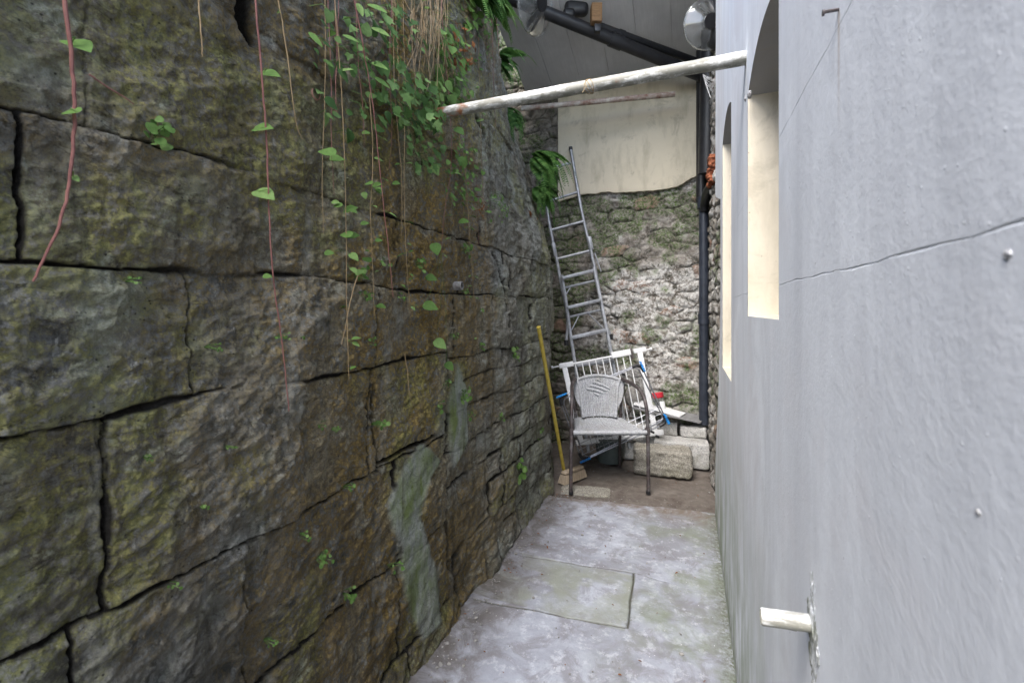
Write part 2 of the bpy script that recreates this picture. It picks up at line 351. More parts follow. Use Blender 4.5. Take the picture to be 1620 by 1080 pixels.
MBU = m_plain('blue_plastic', (.01, .17, .55), (.02, .30, .75), 20, .4, bs=.05)
MYE = m_plain('yellow_painted_wood', (.34, .25, .035), (.50, .39, .07), 30, .5)
MBE = m_plain('beige_bristles', (.24, .19, .13), (.38, .31, .23), 60, .8, st=(1, 1, .1))
MRL = m_plain('red_plastic', (.45, .02, .04), (.6, .04, .06), 30, .35, bs=.05)
MBR = m_plain('orange_brick', (.16, .045, .02), (.34, .115, .05), 30, .9, bs=.9, bd=.006)
MWO = m_plain('weathered_timber', (.15, .08, .035), (.32, .19, .09), 20, .8, st=(1, 1, 8))
MTI = m_plain('grey_slate', (.16, .16, .165), (.27, .27, .275), 25, .7, bs=.5)
MPE = m_plain('speckled_stone', (.10, .095, .09), (.30, .29, .27), 50, .85, bs=.6)
MTUB = m_plain('grey_green_plastic', (.07, .09, .09), (.12, .145, .14), 10, .5, bs=.05)
MOR = m_plain('mortar', (.30, .30, .30), (.5, .5, .52), 40, .9, bs=.9, bd=.006)
MRU = m_plain('flaking_rusty_pipe', (.16, .06, .03), (.50, .47, .42), 14, .8, bs=.6)
MTR = m_plain('terracotta', (.16, .08, .05), (.30, .17, .12), 40, .8)
# ------------------------------------------------------------------ ground
mb = MB(); mb.add([(-200, -200, -.06), (200, -200, -.06), (200, 200, -.06), (-200, 200, -.06)], [(0, 1, 2, 3)])
obj('ground', mb, MEA, base=(0, 0, 0), kind='structure')
# concrete path as a height sheet with the cover slab's joint cut in
def segd(x, y, a, b):
    ax, ay = a; bx, by = b; dx, dy = bx-ax, by-ay
    t = np.clip(((x-ax)*dx+(y-ay)*dy)/(dx*dx+dy*dy), 0, 1); return np.hypot(x-ax-t*dx, y-ay-t*dy)
xs = np.linspace(-1.02, .175, 260); ys = np.concatenate([np.linspace(-3, .9, 40)[:-1], np.linspace(.9, 3.33, 560)])
X, Y = np.meshgrid(xs, ys)
wob = (fbm(X*6, Y*6, 4, 3)-.5)*.022
c4 = [(-.985, 2.345), (-.263, 2.405), (-.242, 1.975), (-.93, 1.915)]
g = np.minimum.reduce([segd(X+wob, Y+wob, c4[0], c4[1])*1.25, segd(X+wob, Y+wob, c4[1], c4[2]), segd(X+wob, Y+wob, c4[2], c4[3])])
gn = fbm(X*9, Y*9, 4, 8); groove = sst(.0075, .002, g)*sst(.30, .55, gn+.12)
crk = segd(X+wob*2, Y+wob*2, (-.26, 2.41), (.16, 2.33)); groove = np.maximum(groove, sst(.004, .001, crk)*sst(.48, .56, gn)*.7)
inside = ((X > -1.0) & (X < -.25) & (Y > 1.95) & (Y < 2.38)).astype(float)
Z = (fbm(X*2.5, Y*2.5, 4, 1)-.5)*.012+(fbm(X*22, Y*22, 4, 5)-.5)*.004-groove*.007-inside*.002
edge = 3.16+(X+.935)*.128+(fbm(X*7, X*0+3, 4, 9)-.5)*.035
Yc = np.where(Y > edge, edge, Y); Z = Z-sst(0, .02, Y-edge)*.05
Z += sst(-.86, -.97, X)*.012*fbm(X*12, Y*9, 4, 2)
gridobj('path', np.stack([X, np.minimum(Y, edge+.01), Z], -1)[:, ::-1], MCO, dict(groove=groove[:, ::-1], slab=(inside*sst(.30, .5, gn))[:, ::-1]), kind='structure')
# older floor beyond
xs = np.linspace(-1.35, .3, 150); ys = np.linspace(3.1, 4.65, 150); X, Y = np.meshgrid(xs, ys)
Z = -.016+(fbm(X*4, Y*4, 4, 11)-.5)*.02+(fbm(X*25, Y*25, 3, 12)-.5)*.007
gridobj('yard_floor', np.stack([X, Y, Z], -1)[:, ::-1], MEA, kind='structure')
# ------------------------------------------------------------------ old stone wall (left)
def stone_cells(y, z, rows, vert, jig, seed):
    """returns distance to nearest joint, cell id random"""
    rows = np.array(rows); ri = np.clip(np.searchsorted(rows, z.ravel()).reshape(z.shape)-1, 0, len(rows)-2)
    dz = np.minimum(z-rows[ri], rows[ri+1]-z)
    dv = np.full(y.shape, 9.); cid = np.zeros(y.shape)
    for r_ in range(len(rows)-1):
        msk = ri == r_
        if not msk.any(): continue
        vv = np.sort(np.array(vert(r_)))
        ym = y[msk]; k = np.searchsorted(vv, ym)
        lo = np.where(k > 0, vv[np.clip(k-1, 0, len(vv)-1)], -99); hi = np.where(k < len(vv), vv[np.clip(k, 0, len(vv)-1)], 99)
        dv[msk] = np.minimum(ym-lo, hi-ym); cid[msk] = k+r_*37
    rnd = np.abs(np.sin(cid*12.9898+seed*3.1)*43758.5453) % 1
    return np.maximum(dz, 0), dv, rnd, cid
def wallX(y, z):
    f = sst(1.9, 3.5, y); x = -.962-f*np.clip(z-1.75, 0, 1.85)*.30-sst(3.15, 3.6, y)*.09-sst(3.6, 3.95, y)*.30
    return x
def edges_px(px, py): p = onX(px, py); return p.y
nu = 820; nvz = 760
u = np.linspace(0, 1, nu)
# columns denser near the camera
ang = np.linspace(math.atan2(-.25, .95), math.atan2(4.62, .95), nu); yy = np.concatenate([np.linspace(-3, -.26, 20), np.tan(ang)*.95])
zz = np.concatenate([np.linspace(-.05, 2.75, nvz), np.linspace(2.76, 4.6, 150)])
Yw, Zw = np.meshgrid(yy, zz)
wy = (fbm(Yw*3, Zw*3, 3, 21)-.5)*.07+(fbm(Yw*16, Zw*16, 4, 26)-.5)*.022; wz = (fbm(Yw*2, Zw*2, 3, 22)-.5)*.055+(fbm(Yw*16, Zw*16, 4, 27)-.5)*.020
ya, za = Yw+wy, Zw+wz
rowsB = [-.1, .10, .455, .81, 1.155, 1.42, 1.665, 2.02, 2.38, 2.72, 3.1, 3.5, 3.9]
vB = {0: [.3, .9, 1.4, 2], 1: [.25, .56, .98, 1.35, 1.8], 2: [.1, .43, .745, 1.36, 1.75], 3: [-.2, .475, .93, 1.215, 1.75], 4: [.05, .635, 1.23, 1.75], 5: [.02, .385, .80, 1.35, 1.8], 6: [.1, .47, .98, 1.7], 7: [.3, .8, 1.25, 1.8], 8: [.1, .6, 1.2, 1.7]}
bz, bv, br, bid = stone_cells(ya, za, rowsB, lambda r_: vB.get(r_, [.2, .8, 1.4])+[2.05+.13*(r_ % 3), 2.5-.1*(r_ % 2), 2.78, 3.1+.07*(r_ % 3), 3.45, 3.9], 0, 1)
rsm = np.random.RandomState(5)
rowsS = [-.1]; 
while rowsS[-1] < 4: rowsS.append(rowsS[-1]+rsm.uniform(.075, .19))
vS = [np.cumsum(rsm.uniform(.14, .5, 30))+rsm.uniform(-.2, .2)-.2+1.4 for _ in rowsS]
sz_, sv_, sr, sid = stone_cells(Yw+wy*.7, Zw+wz*.7+.05*(fbm(Yw*1.5, Yw*0, 3, 4)-.5), rowsS, lambda r_: vS[r_], 0, 2)
bord = 1.74+(fbm(Zw*3, Zw*0+1, 3, 31)-.5)*.25
bord = np.where(Zw > 1.17, 9., bord)
small = Yw+wy > bord
nb_ = np.abs(Yw+wy-bord)
vis = sst(1.85, 1.6, Zw)*.8+.2        # joints are mostly overgrown higher up
weak = np.clip(-.45+2.3*fbm(Yw*5, Zw*5, 3, 77), 0.05, 1)
jwz = .0035+.008*sst(.5, .8, fbm(Yw*7, Zw*7, 3, 41)); jwv = .003+.007*sst(.5, .8, fbm(Yw*7, Zw*7, 3, 42))
jb = np.minimum(bz/jwz, bv/jwv); jointB = sst(.15, 1.0, jb); jointB = 1-(1-jointB)*np.clip(vis*weak*1.15, 0, 1)
jwS = .004+.009*sst(.4, .75, fbm(Yw*9, Zw*9, 3, 43)); jointS = sst(.1, 1.1, np.minimum(sz_, sv_)/jwS); jointS = 1-(1-jointS)*np.clip(weak*.75, 0, 1)
joint = np.where(small, jointS, jointB); joint = np.minimum(joint, 1-(1-sst(.0, .012, nb_))*.5*(Zw < 1.3))
dist = np.where(small, np.minimum(sz_, sv_), np.minimum(bz, bv)); rnd = np.where(small, sr, br); cid = np.where(small, sid+500, bid)
r2 = np.abs(np.sin(cid*78.233)*12543.123) % 1; r3 = np.abs(np.sin(cid*39.42)*7643.77) % 1; r4 = np.abs(np.sin(cid*21.17)*9911.3) % 1
# extra curved cracks and pits
def poly(px): return [(onX(a, b).y, onX(a, b).z) for a, b in px]
def pdist(pl):
    d_ = np.full(Yw.shape, 9.)
    for a, b in zip(pl[:-1], pl[1:]): d_ = np.minimum(d_, segd(Yw+wy*.25, Zw+wz*.25, a, b))
    return d_
holes = np.zeros(Yw.shape)
for pl, wd in (([(385, -10), (392, 30), (402, 55)], .022), ([(604, 735), (640, 715), (690, 690)], .009), ([(755, 185), (770, 215)], .02), ([(595, 610), (596, 680), (606, 745)], .007), ([(780, 400), (800, 460), (805, 520)], .010)):
    holes = np.maximum(holes, sst(wd, wd*.35, pdist(poly(pl))+(fbm(Yw*40, Zw*40, 3, 6)-.5)*.01))
joint = np.minimum(joint, 1-holes)
# pale mortar smear on the lower part
def inpoly(pl):
    c = np.zeros(Yw.shape, bool); n = len(pl); yy_, zz_ = Yw+wy*.35, Zw+wz*.35
    for i in range(n):
        (x1, y1), (x2, y2) = pl[i], pl[(i+1) % n]
        if y1 == y2: continue
        c ^= ((y1 > zz_) != (y2 > zz_)) & (yy_ < (x2-x1)*(zz_-y1)/(y2-y1)+x1)
    return c
smear = np.zeros(Yw.shape); 
for pl in ([(668, 700), (640, 745), (618, 800), (634, 860), (645, 950), (668, 1012), (697, 985), (692, 905), (664, 815), (672, 770), (700, 730)], [(725, 575), (712, 640), (722, 745), (744, 700), (742, 620)]):
    smear = np.maximum(smear, inpoly(poly(pl)).astype(float))
joint = joint+0
for _ in range(3): smear = (smear+np.roll(smear, 1, 0)+np.roll(smear, -1, 0)+np.roll(smear, 1, 1)+np.roll(smear, -1, 1))/5
joint = np.maximum(joint, smear*.9); holes = holes*(1-smear)
round_ = sst(0, .05, dist)
strata = np.abs(fbm(Yw*5+Zw*5, Zw*16-Yw*7, 5, 61)-.5)*2
strata2 = np.abs(fbm(Yw*18+Zw*9, Zw*26-Yw*10, 4, 63)-.5)*2
face = fbm(Yw*3.2, Zw*3.2, 5, 51)
crag = np.abs(fbm(Yw*7+3, Zw*7, 6, 55, .6)-.5)*2
step = np.floor(fbm(Yw*2.6+Zw*1.4, Zw*4.2-Yw*1.2, 4, 57)*9)/9
H = (face-.5)*.055+(r2-.5)*.020+round_*.004-(1-joint)*.017+(.25-strata)*.013*(.3+r3)+(.25-strata2)*.010-(crag-.2)*.022+(step-.45)*.032
H += (fbm(Yw*30, Zw*30, 4, 52)-.5)*.014+(fbm(Yw*85, Zw*85, 3, 53)-.5)*.005
tilt = (np.mod(Zw*7+rnd, 1)-.5)*0
H = H*(1-smear*.75)+smear*(.012+(fbm(Yw*12, Zw*12, 3, 90)-.5)*.012)
H -= holes*.03
Xw = wallX(Yw, Zw)+H
TOP = 2.92+.06*(fbm(Yw*3, Yw*0, 4, 99)-.5)+1.5*sst(1.75, 2.6, Yw)
over = np.maximum(0, Zw-TOP); Xw = np.where(Zw < .12, Xw+.02*sst(.12, 0, Zw), Xw)
# colours as wear maps, with some shade painted in
og = fbm(Yw*1.6+5, Zw*1.6, 5, 71); og2 = fbm(Yw*6, Zw*2.2, 5, 72)
midband = np.exp(-((Yw-1.45)/.75)**2)
ochre = np.clip(sst(.45, .56, og+.16*(r3-.5)+.17*midband)*(.35+.65*midband), 0, 1)
moss = .72*sst(.53, .66, fbm(Yw*2.1, Zw*2.1, 5, 73)+.10*sst(1.55, 2.1, Zw)+.07*(r4-.5)+.16*np.exp(-((Yw-.40)/.10)**2-((Zw-.75)/.2)**2)+.10*sst(.8, .2, Zw)*sst(.5, 1.0, Yw)+.10*sst(2.1, 2.8, Yw)*sst(.9, 1.5, Zw))
lich = sst(.50, .66, fbm(Yw*7, Zw*3.2, 5, 74)+.10*sst(1.9, 2.7, Yw)+.05*(r2-.5)); lich = np.clip(lich*(.35+.65*sst(1.2, 2.4, Yw))+smear*.72, 0, 1)*(1-sst(3.3, 3.8, Yw)*.6)
lich = np.maximum(lich, .7*sst(.60, .7, fbm(Yw*12, Zw*12, 4, 75)))
damp_shade = sst(1.25, .25, Zw+(og2-.5)*.9)*.62*(1-smear*.8)+.25*sst(.5, .62, og2)  # damp plus painted shade: lighter near the top, where light comes in
damp_shade = np.clip(damp_shade*.7+.22*sst(3.5, 3.9, Yw)+.30*sst(.62, .50, og2)*sst(.45, .3, fbm(Yw*2.3, Zw*3.1, 4, 88)), 0, .85)
for cx_, cy_, ry_, rz_, k_ in ((500, 508, .045, .035, 1), (632, 505, .05, .10, .9), (640, 745, .05, .05, .8), (800, 300, .22, .22, .8), (822, 430, .22, .30, .75), (560, 330, .12, .06, .5), (120, 560, .07, .10, .55), (340, 350, .14, .08, .45), (730, 690, .10, .14, .7), (845, 640, .2, .3, .6), (690, 250, .09, .09, .5), (90, 90, .05, .12, .5), (420, 660, .12, .05, .5)):
    p_ = onX(cx_, cy_); gsn = np.exp(-(((Yw-p_.y)/ry_)**2+((Zw-p_.z)/rz_)**2)); lich = np.maximum(lich, np.clip(gsn*1.4, 0, 1)*k_*sst(.36, .56, fbm(Yw*14, Zw*8, 4, 175))); ochre = ochre*(1-gsn*k_*.7)
tint = np.where(small, .35+.3*rnd, rnd*.75)
P = np.stack([Xw-over*1.6, Yw, np.minimum(Zw, TOP+.03*(fbm(Yw*9, Zw*9, 3, 98)))], -1)
lw = thing('old_stone_wall', (-1.0, 1.5, 0), 'tall mossy sandstone retaining wall of big rough blocks along the left side', 'wall')
BASE[lw.name] = Vector((0, 0, 0)); lw.location = (0, 0, 0)
gridobj('masonry', P, MST, dict(tint=tint, joint=joint, moss=moss*(1-smear*.5), lichen=lich, ochre=ochre*(1-smear*.8), damp_shade=damp_shade, smear=smear), parent=lw)
# wall body behind the face and its coping, so it is solid from above
mb = MB(); mb.box((-2.75, .8, 1.4), (2.3, 7.4, 2.86), bev=0); mb.box((-3.15, 3.6, 2.1), (2.3, 1.9, 4.4), bev=0)
obj('earth_backing', mb, MEA, lw, smooth=False)
# weep pipes in the wall
for nm, (px, py), rr, lb in (('weep_pipe', (492, 150), .016, 'round terracotta weep pipe end'), ('weep_pipe', (725, 452), .017, 'grey weep pipe end'), ('weep_hole', (287, 247), .008, None)):
    p = onX(px, py, -.968 if px < 600 else -.940); mb = MB(); seg = 20
    ro = [(.035, 1.0), (-.018, 1.0), (-.02, .8), (.03, .78)] if nm == 'weep_pipe' else [(.02, 1.3), (-.004, 1.1), (-.006, .9), (.02, .8)]
    vs = []; 
    for dx, k in ro:
        for i in range(seg):
            a = 2*math.pi*i/seg; vs.append((p.x-dx, p.y+math.cos(a)*rr*k, p.z+math.sin(a)*rr*k*1.15))
    fs = [(j*seg+i, j*seg+(i+1) % seg, (j+1)*seg+(i+1) % seg, (j+1)*seg+i) for j in range(3) for i in range(seg)]
    mb.add(vs, fs); mb.add([(p.x-.012, p.y+math.cos(2*math.pi*i/seg)*rr*.8, p.z+math.sin(2*math.pi*i/seg)*rr*.9) for i in range(seg)], [tuple(range(seg))])
    m_ = obj(nm, mb, MTR if px < 700 else MPE, lw, label=lb)
    if nm == 'weep_hole': m_.data.materials[0] = MBK
def vcells(x, y, sx, sy, seed, jit=.8):
    gx, gy = x/sx, y/sy; ix, iy = np.floor(gx), np.floor(gy); f1 = np.full(x.shape, 9.); f2 = np.full(x.shape, 9.); idc = np.zeros(x.shape)
    for a in (-1, 0, 1):
        for b in (-1, 0, 1):
            cx, cy = ix+a, iy+b; h1 = np.abs(np.sin(cx*127.1+cy*311.7+seed)*43758.54) % 1; h2 = np.abs(np.sin(cx*269.5+cy*183.3+seed)*43758.54) % 1
            dx = (cx+.5+(h1-.5)*jit+.5*(np.mod(cy, 2))-gx); dy = cy+.5+(h2-.5)*jit*.8-gy; d_ = (np.abs(dx)**2.6+np.abs(dy)**2.6)**(1/2.6)
            cl = d_ < f1; f2 = np.where(cl, f1, np.minimum(f2, d_)); idc = np.where(cl, h1*7+h2*3, idc); f1 = np.where(cl, d_, f1)
    return (f2-f1)*.5*sy, np.abs(np.sin(idc*91.7)*4371.5) % 1, idc
# ------------------------------------------------------------------ rubble back wall with cream panel
BY = 4.5
xs = np.linspace(-2.3, .42, 560); zs = np.linspace(-.05, 4.45, 800); Xb, Zb = np.meshgrid(xs, zs)
wx = (fbm(Xb*5, Zb*5, 5, 121)-.5)*.09; wz = (fbm(Xb*5, Zb*5, 5, 122)-.5)*.07
rs = np.random.RandomState(12); rw = [-.1]
while rw[-1] < 3.9: rw.append(rw[-1]+rs.uniform(.06, .15))
vv = [np.cumsum(rs.uniform(.09, .30, 25))-2.6+rs.uniform(0, .2) for _ in rw]
dd, q2, ib = vcells(Xb+wx*.5, Zb+wz*.5, .21, .115, 3.3); fill = np.clip(sst(.36, .52, fbm(Xb*4, Zb*4, 4, 130))*sst(-1.15, -.8, Xb)+.25, 0, 1)
jn = sst(.001, .013, dd); jn = 1-(1-jn)*np.clip(1.25-fill*.95, .1, 1)*np.clip(2.6*fbm(Xb*9, Zb*9, 3, 138)-.6, 0, 1)
Hb = (q2-.5)*.026*(1-fill*.5)+sst(0, .03, dd)*.008-(1-jn)*.014+(fbm(Xb*5, Zb*5, 5, 131)-.5)*.03+(fbm(Xb*30, Zb*30, 4, 132)-.5)*.022-np.abs(fbm(Xb*10, Zb*12, 5, 139)-.5)*.018
lime = np.clip(.25+sst(.33, .52, fbm(Xb*1.8+2, Zb*1.8, 5, 133)+.10*sst(2.2, 1.6, Zb)*sst(-1.1, -.7, Xb)), 0, 1)*sst(-1.25, -.75, Xb+(fbm(Zb*4, Xb*4, 3, 5)-.5)*.4)
mo = sst(.46, .60, fbm(Xb*5.5, Zb*5.5, 5, 134)+.16*np.exp(-((Zb-2.36)/.13)**2)+.06*np.exp(-((Zb-2.1)/.3)**2)+.06*sst(-.4, .0, Xb))
P = np.stack([Xb, BY-Hb, Zb], -1)
bw = thing('rubble_wall', (0, 0, 0), 'whitish limewashed rubble end wall with green algae and a cream painted top', 'wall')
gridobj('masonry', P, MBW, dict(joint=jn, moss=mo, lime=lime, tint=q2), parent=bw)
mb = MB(); mb.box((-.9, BY+.35, 2.2), (3.4, .5, 4.5), bev=0); obj('wall_core', mb, MEA, bw, smooth=False)
# cream render panel, ragged bottom
nx = 120; nz = 40; rows = []
for j in range(nz+1):
    r_ = []
    for i in range(nx+1):
        x = -1.235+i/nx*1.33
        zb = 2.465+.03*(x+1)+.022*math.sin(x*5.1)+.016*(float(fbm(np.array(x*22), np.array(.5), 4, 7))-.5)*2-.12*max(0, -x-1.0)+(.07*max(0, (x+.1)/.2) if x > -.1 else 0)
        z = zb+(3.62-zb)*j/nz; y = BY-.045-.006*float(fbm(np.array(x*3), np.array(z*3), 3, 9))
        xx = x + (.012*math.sin(z*23)+.015*math.sin(z*7) if i == nx else 0)
        r_.append((xx, y if 0 < i < nx and j > 0 else y+.004, z))
    rows.append(r_)
mb = MB(); mb.quadgrid(rows)
n0 = len(mb.v); bot = [rows[0][i] for i in range(nx+1)]; mb.quadgrid([[(p[0], p[1]+.05, p[2]) for p in bot], bot])
lf = [rows[j][0] for j in range(nz+1)]; mb.quadgrid([lf, [(p[0], p[1]+.05, p[2]) for p in lf]]); rg = [rows[j][nx] for j in range(nz+1)]; mb.quadgrid([[(p[0], p[1]+.05, p[2]) for p in rg], rg])
obj('cream_panel', mb, MPC, bw)
# ------------------------------------------------------------------ house wall (right)
WX = .16; WT = 3.3
hs = thing('house_wall', (0, 0, 0), 'smooth pale grey painted house wall with recessed cream window openings on the right', 'wall')
ops = [(.996, 1.488, 1.33, 1.972, .05), (2.045, 2.56, 1.055, 2.19, .06)]
def far_edge(z):   # ragged end of the render
    pts = [(0, 3.34), (.35, 3.3), (.7, 3.05), (1.1, 2.82), (1.5, 2.72), (1.95, 2.74), (2.05, 3.16), (2.09, 3.30), (2.5, 3.27), (2.9, 3.25), (3.3, 3.22), (6.3, 3.2)]
    for (a, b), (c, d) in zip(pts[:-1], pts[1:]):
        if a <= z <= c: return b+(d-b)*(z-a)/(c-a)+.02*(float(fbm(np.array(z*14), np.array(.3), 4, 3))-.5)*2
    return 3.2
ysm = list(np.arange(-3, -.05, .25))+list(np.arange(0, 2.7, .03))+[o[k] for o in ops for k in (0, 1)]; ysm = sorted(set(round(float(a), 4) for a in ysm if a < 2.62))
for o_ in ops: ysm = [a for a in ysm if not (0 < abs(a-o_[0]) < .012 or 0 < abs(a-o_[1]) < .012)]
def arch(o_, y):
    t = (y-o_[0])/(o_[1]-o_[0]); return o_[3]+o_[4]*(1-(2*t-1)**2)
grooves = [.555, .835, 1.115, 1.395, 1.675, 1.965+.0, 2.25, 2.55, 2.85]
gv = [1.395, 1.675]
gr_faint = []
lines = [0.0]
for gz in gv: lines += [('g', gz, -1), ('g', gz, 0), ('g', gz, 1)]
lines += [WT]
def zl(l, y):
    if isinstance(l, tuple):
        wv = .0016*math.sin(y*9)+.0008*math.sin(y*31+l[1]*9)+.0006*math.sin(y*83); wd = .0013+.0005*math.sin(y*47)
        if l[1] > 1.5: wd *= .5
        return l[1]+wv+l[2]*wd
    return l
def xl(l): return WX+(.0009 if isinstance(l, tuple) and l[2] == 0 else 0)
mb = MB()
for y0, y1 in zip(ysm[:-1], ysm[1:]):
    op = next((o_ for o_ in ops if y0 >= o_[0]-1e-4 and y1 <= o_[1]+1e-4), None)
    for la, lb in zip(lines[:-1], lines[1:]):
        A0, A1, B0, B1 = zl(la, y0), zl(la, y1), zl(lb, y0), zl(lb, y1); xa, xb = xl(la), xl(lb)
        if op is None: parts = [((A0, A1), (B0, B1))]
        else:
            parts = []; s_ = op[2]; t0, t1 = arch(op, y0), arch(op, y1)
            if A0 < s_: parts.append(((A0, A1), (min(B0, s_), min(B1, s_))))
            if B0 > t0 and B1 > t1: parts.append(((max(A0, t0), max(A1, t1)), (B0, B1)))
        for (a0, a1), (b0, b1) in parts:
            if b0-a0 < 1e-5 and b1-a1 < 1e-5: continue
            mb.add([(xa, y0, a0), (xa, y1, a1), (xb, y1, b1), (xb, y0, b0)], [(0, 1, 2, 3)])
# far strip with ragged edge
zs_ = sorted(set([0]+[round(float(a), 3) for a in np.arange(.03, 3.4, .03)]+[3.9, 4.3])); yl = ysm[-1]; rows = []
for z in zs_:
    e = far_edge(z); rr_ = [(WX, yl+(e-yl)*t, z) for t in (0, .25, .5, .75, .93)]; rr_ += [(WX+.006, e-.004, z), (WX+.02, e, z), (WX+.05, e+.002, z)]; rows.append(rr_)
mb.quadgrid(rows)
obj('render_face', mb, MRD, hs, smooth=False)
# window reveals, soffits, sills, windows
for o_ in ops:
    y0, y1, s_, t_, a_ = o_; D = .30; n = 14
    ysr = [y0+(y1-y0)*i/n for i in range(n+1)]
    mbj = MB()
    for yj, side in ((y0, 1), (y1, -1)):
        yj2 = yj
        P = [[(WX+.0005+D*i/6, yj2, s_+(t_-s_)*k/10) for i in range(7)] for k in range(11)]
        mbj.quadgrid(P)
    obj('reveal', mbj, MCR, hs, smooth=False)
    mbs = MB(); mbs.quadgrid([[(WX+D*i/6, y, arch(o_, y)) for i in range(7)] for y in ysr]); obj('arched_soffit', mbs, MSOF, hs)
    mbs = MB(); mbs.quadgrid([[(WX+D*i/6, y, s_+.012*i/6) for i in range(7)] for y in ysr]); obj('sill', mbs, MCR, hs, smooth=False)
    mbw = MB(); fw = .05; xf = WX+D-.02
    mbw.box((xf, y0+fw/2, (s_+t_)/2), (.05, fw, t_-s_), bev=.004); mbw.box((xf, y1-fw/2, (s_+t_)/2), (.05, fw, t_-s_), bev=.004)
    mbw.box((xf, (y0+y1)/2, s_+fw/2+.01), (.052, y1-y0-2*fw, fw), bev=.004); mbw.box((xf, (y0+y1)/2, t_+.01), (.052, y1-y0-2*fw, .11), bev=.004); mbw.box((xf, (y0+y1)/2, (s_+t_)/2), (.045, y1-y0-2*fw, .035), bev=.004)
    wn = obj('window', mbw, MWH, hs)
    mbp = MB(); mbp.box((xf+.005, (y0+y1)/2, (s_+t_)/2), (.006, y1-y0-.06, t_-s_-.02), bev=0); obj('pane', mbp, MGL, wn, smooth=False)
# core body of the house
mb = MB(); mb.box((WX+.36+1.2, .4, WT/2), (2.4, 7.3, WT), bev=0); mb.box((WX+.20+1, -1.02, WT/2), (2.2, 3.9, WT-.05), bev=0); obj('wall_body', mb, MCR, hs, smooth=False)
mb = MB(); mb.box((WX+.27, 1.765, WT/2), (.19, .53, WT), bev=0); mb.box((WX+.27, 3.0, 2.1), (.16, .82, 4.2), bev=0); obj('wall_pier', mb, MOR, hs, smooth=False)
# nail and blobs on render
p = onX(1327, 16, WX); mb = MB(); mb.tube([(p.x+.01, p.y, p.z), (p.x-.014, p.y, p.z+.001)], [.0016, .0022], 8); mb.tube([(p.x-.014, p.y, p.z), (p.x-.016, p.y, p.z)], .0036, 8); obj('nail', mb, MRS, hs)
for (px, py, s_) in ((1595, 402, .0030), (1548, 810, .0022), (1186, 150, .012), (1180, 156, .009)):
    p = onX(px, py, WX); b = bmesh.new(); bmesh.ops.create_icosphere(b, subdivisions=3, radius=s_)
    for v in b.verts: v.co = Vector((v.co.x*.5, v.co.y*1.2, v.co.z*.9))*(1+.5*(random.random()-.5)*.4)
    mb = MB(); mb.bm(b, Matrix.Translation(p)); obj('render_lump', mb, MOR, hs)
# exposed rubble beyond the render
ys = np.linspace(2.60, 4.6, 200); zs = np.linspace(-.05, 3.8, 420); Yr, Zr = np.meshgrid(ys, zs)
d2, rr2, ir = vcells(Yr+(fbm(Yr*8, Zr*8, 3, 1)-.5)*.06, Zr+(fbm(Yr*8, Zr*8, 3, 2)-.5)*.06, .16, .10, 8.1); Hr = sst(0, .02, d2)*.02+(fbm(Yr*9, Zr*9, 5, 3)-.5)*.05+(fbm(Yr*40, Zr*40, 4, 4)-.5)*.02
Xr = .215-Hr-.03*sst(3.4, 3.9, Yr); P = np.stack([Xr, Yr, Zr], -1)[:, ::-1]
gridobj('exposed_rubble', P, MBW, dict(joint=sst(0, .02, d2)[:, ::-1], moss=(sst(.6, .7, fbm(Yr*5, Zr*5, 4, 6)))[:, ::-1], lime=(.75*sst(.3, .5, fbm(Yr*6, Zr*6, 4, 7)))[:, ::-1], tint=(rr2)[:, ::-1]), parent=hs)
for (y, z, s_) in ((3.75, 2.47, .10), (3.78, 2.39, .085), (3.72, 2.33, .06), (3.80, 2.30, .04)):
    mb = roughbox((.178, y, z), (.09, s_*1.7, s_*.9), Matrix.Rotation(random.uniform(-.5, .5), 3, 'X'), rad=.02, amp=.012, seed=int(y*100)); obj('broken_brick', mb, MBR, hs)
# ------------------------------------------------------------------ concrete soffit over the far end
def ceilz(y): return 3.6+.35*(BY-y)
mb = MB(); ex = [-1.585+k*.29 for k in range(8)]; y0, y1 = 2.75, 4.6
for k in range(len(ex)-1):
    a, b = ex[k], min(ex[k+1]-.004, .45); o_ = .003*((k*7) % 3)
    for (za) in (0,):
        mb.add([(a, y0, ceilz(y0)+o_), (b, y0, ceilz(y0)+o_), (b, y1, ceilz(y1)+o_), (a, y1, ceilz(y1)+o_), (a, y0, ceilz(y0)+.18), (b, y0, ceilz(y0)+.18), (b, y1, ceilz(y1)+.18), (a, y1, ceilz(y1)+.18)],
               [(0, 3, 2, 1), (4, 5, 6, 7), (0, 1, 5, 4), (1, 2, 6, 5), (2, 3, 7, 6), (3, 0, 4, 7)])
mb.add([(-1.58, y0+.02, ceilz(y0)+.012), (.45, y0+.02, ceilz(y0)+.012), (.45, y1, ceilz(y1)+.012), (-1.58, y1, ceilz(y1)+.012)], [(0, 3, 2, 1)])
obj('concrete_stair_soffit', mb, MCE, smooth=False, label='dark grey board marked concrete underside sloping down over the far end', cat='canopy')
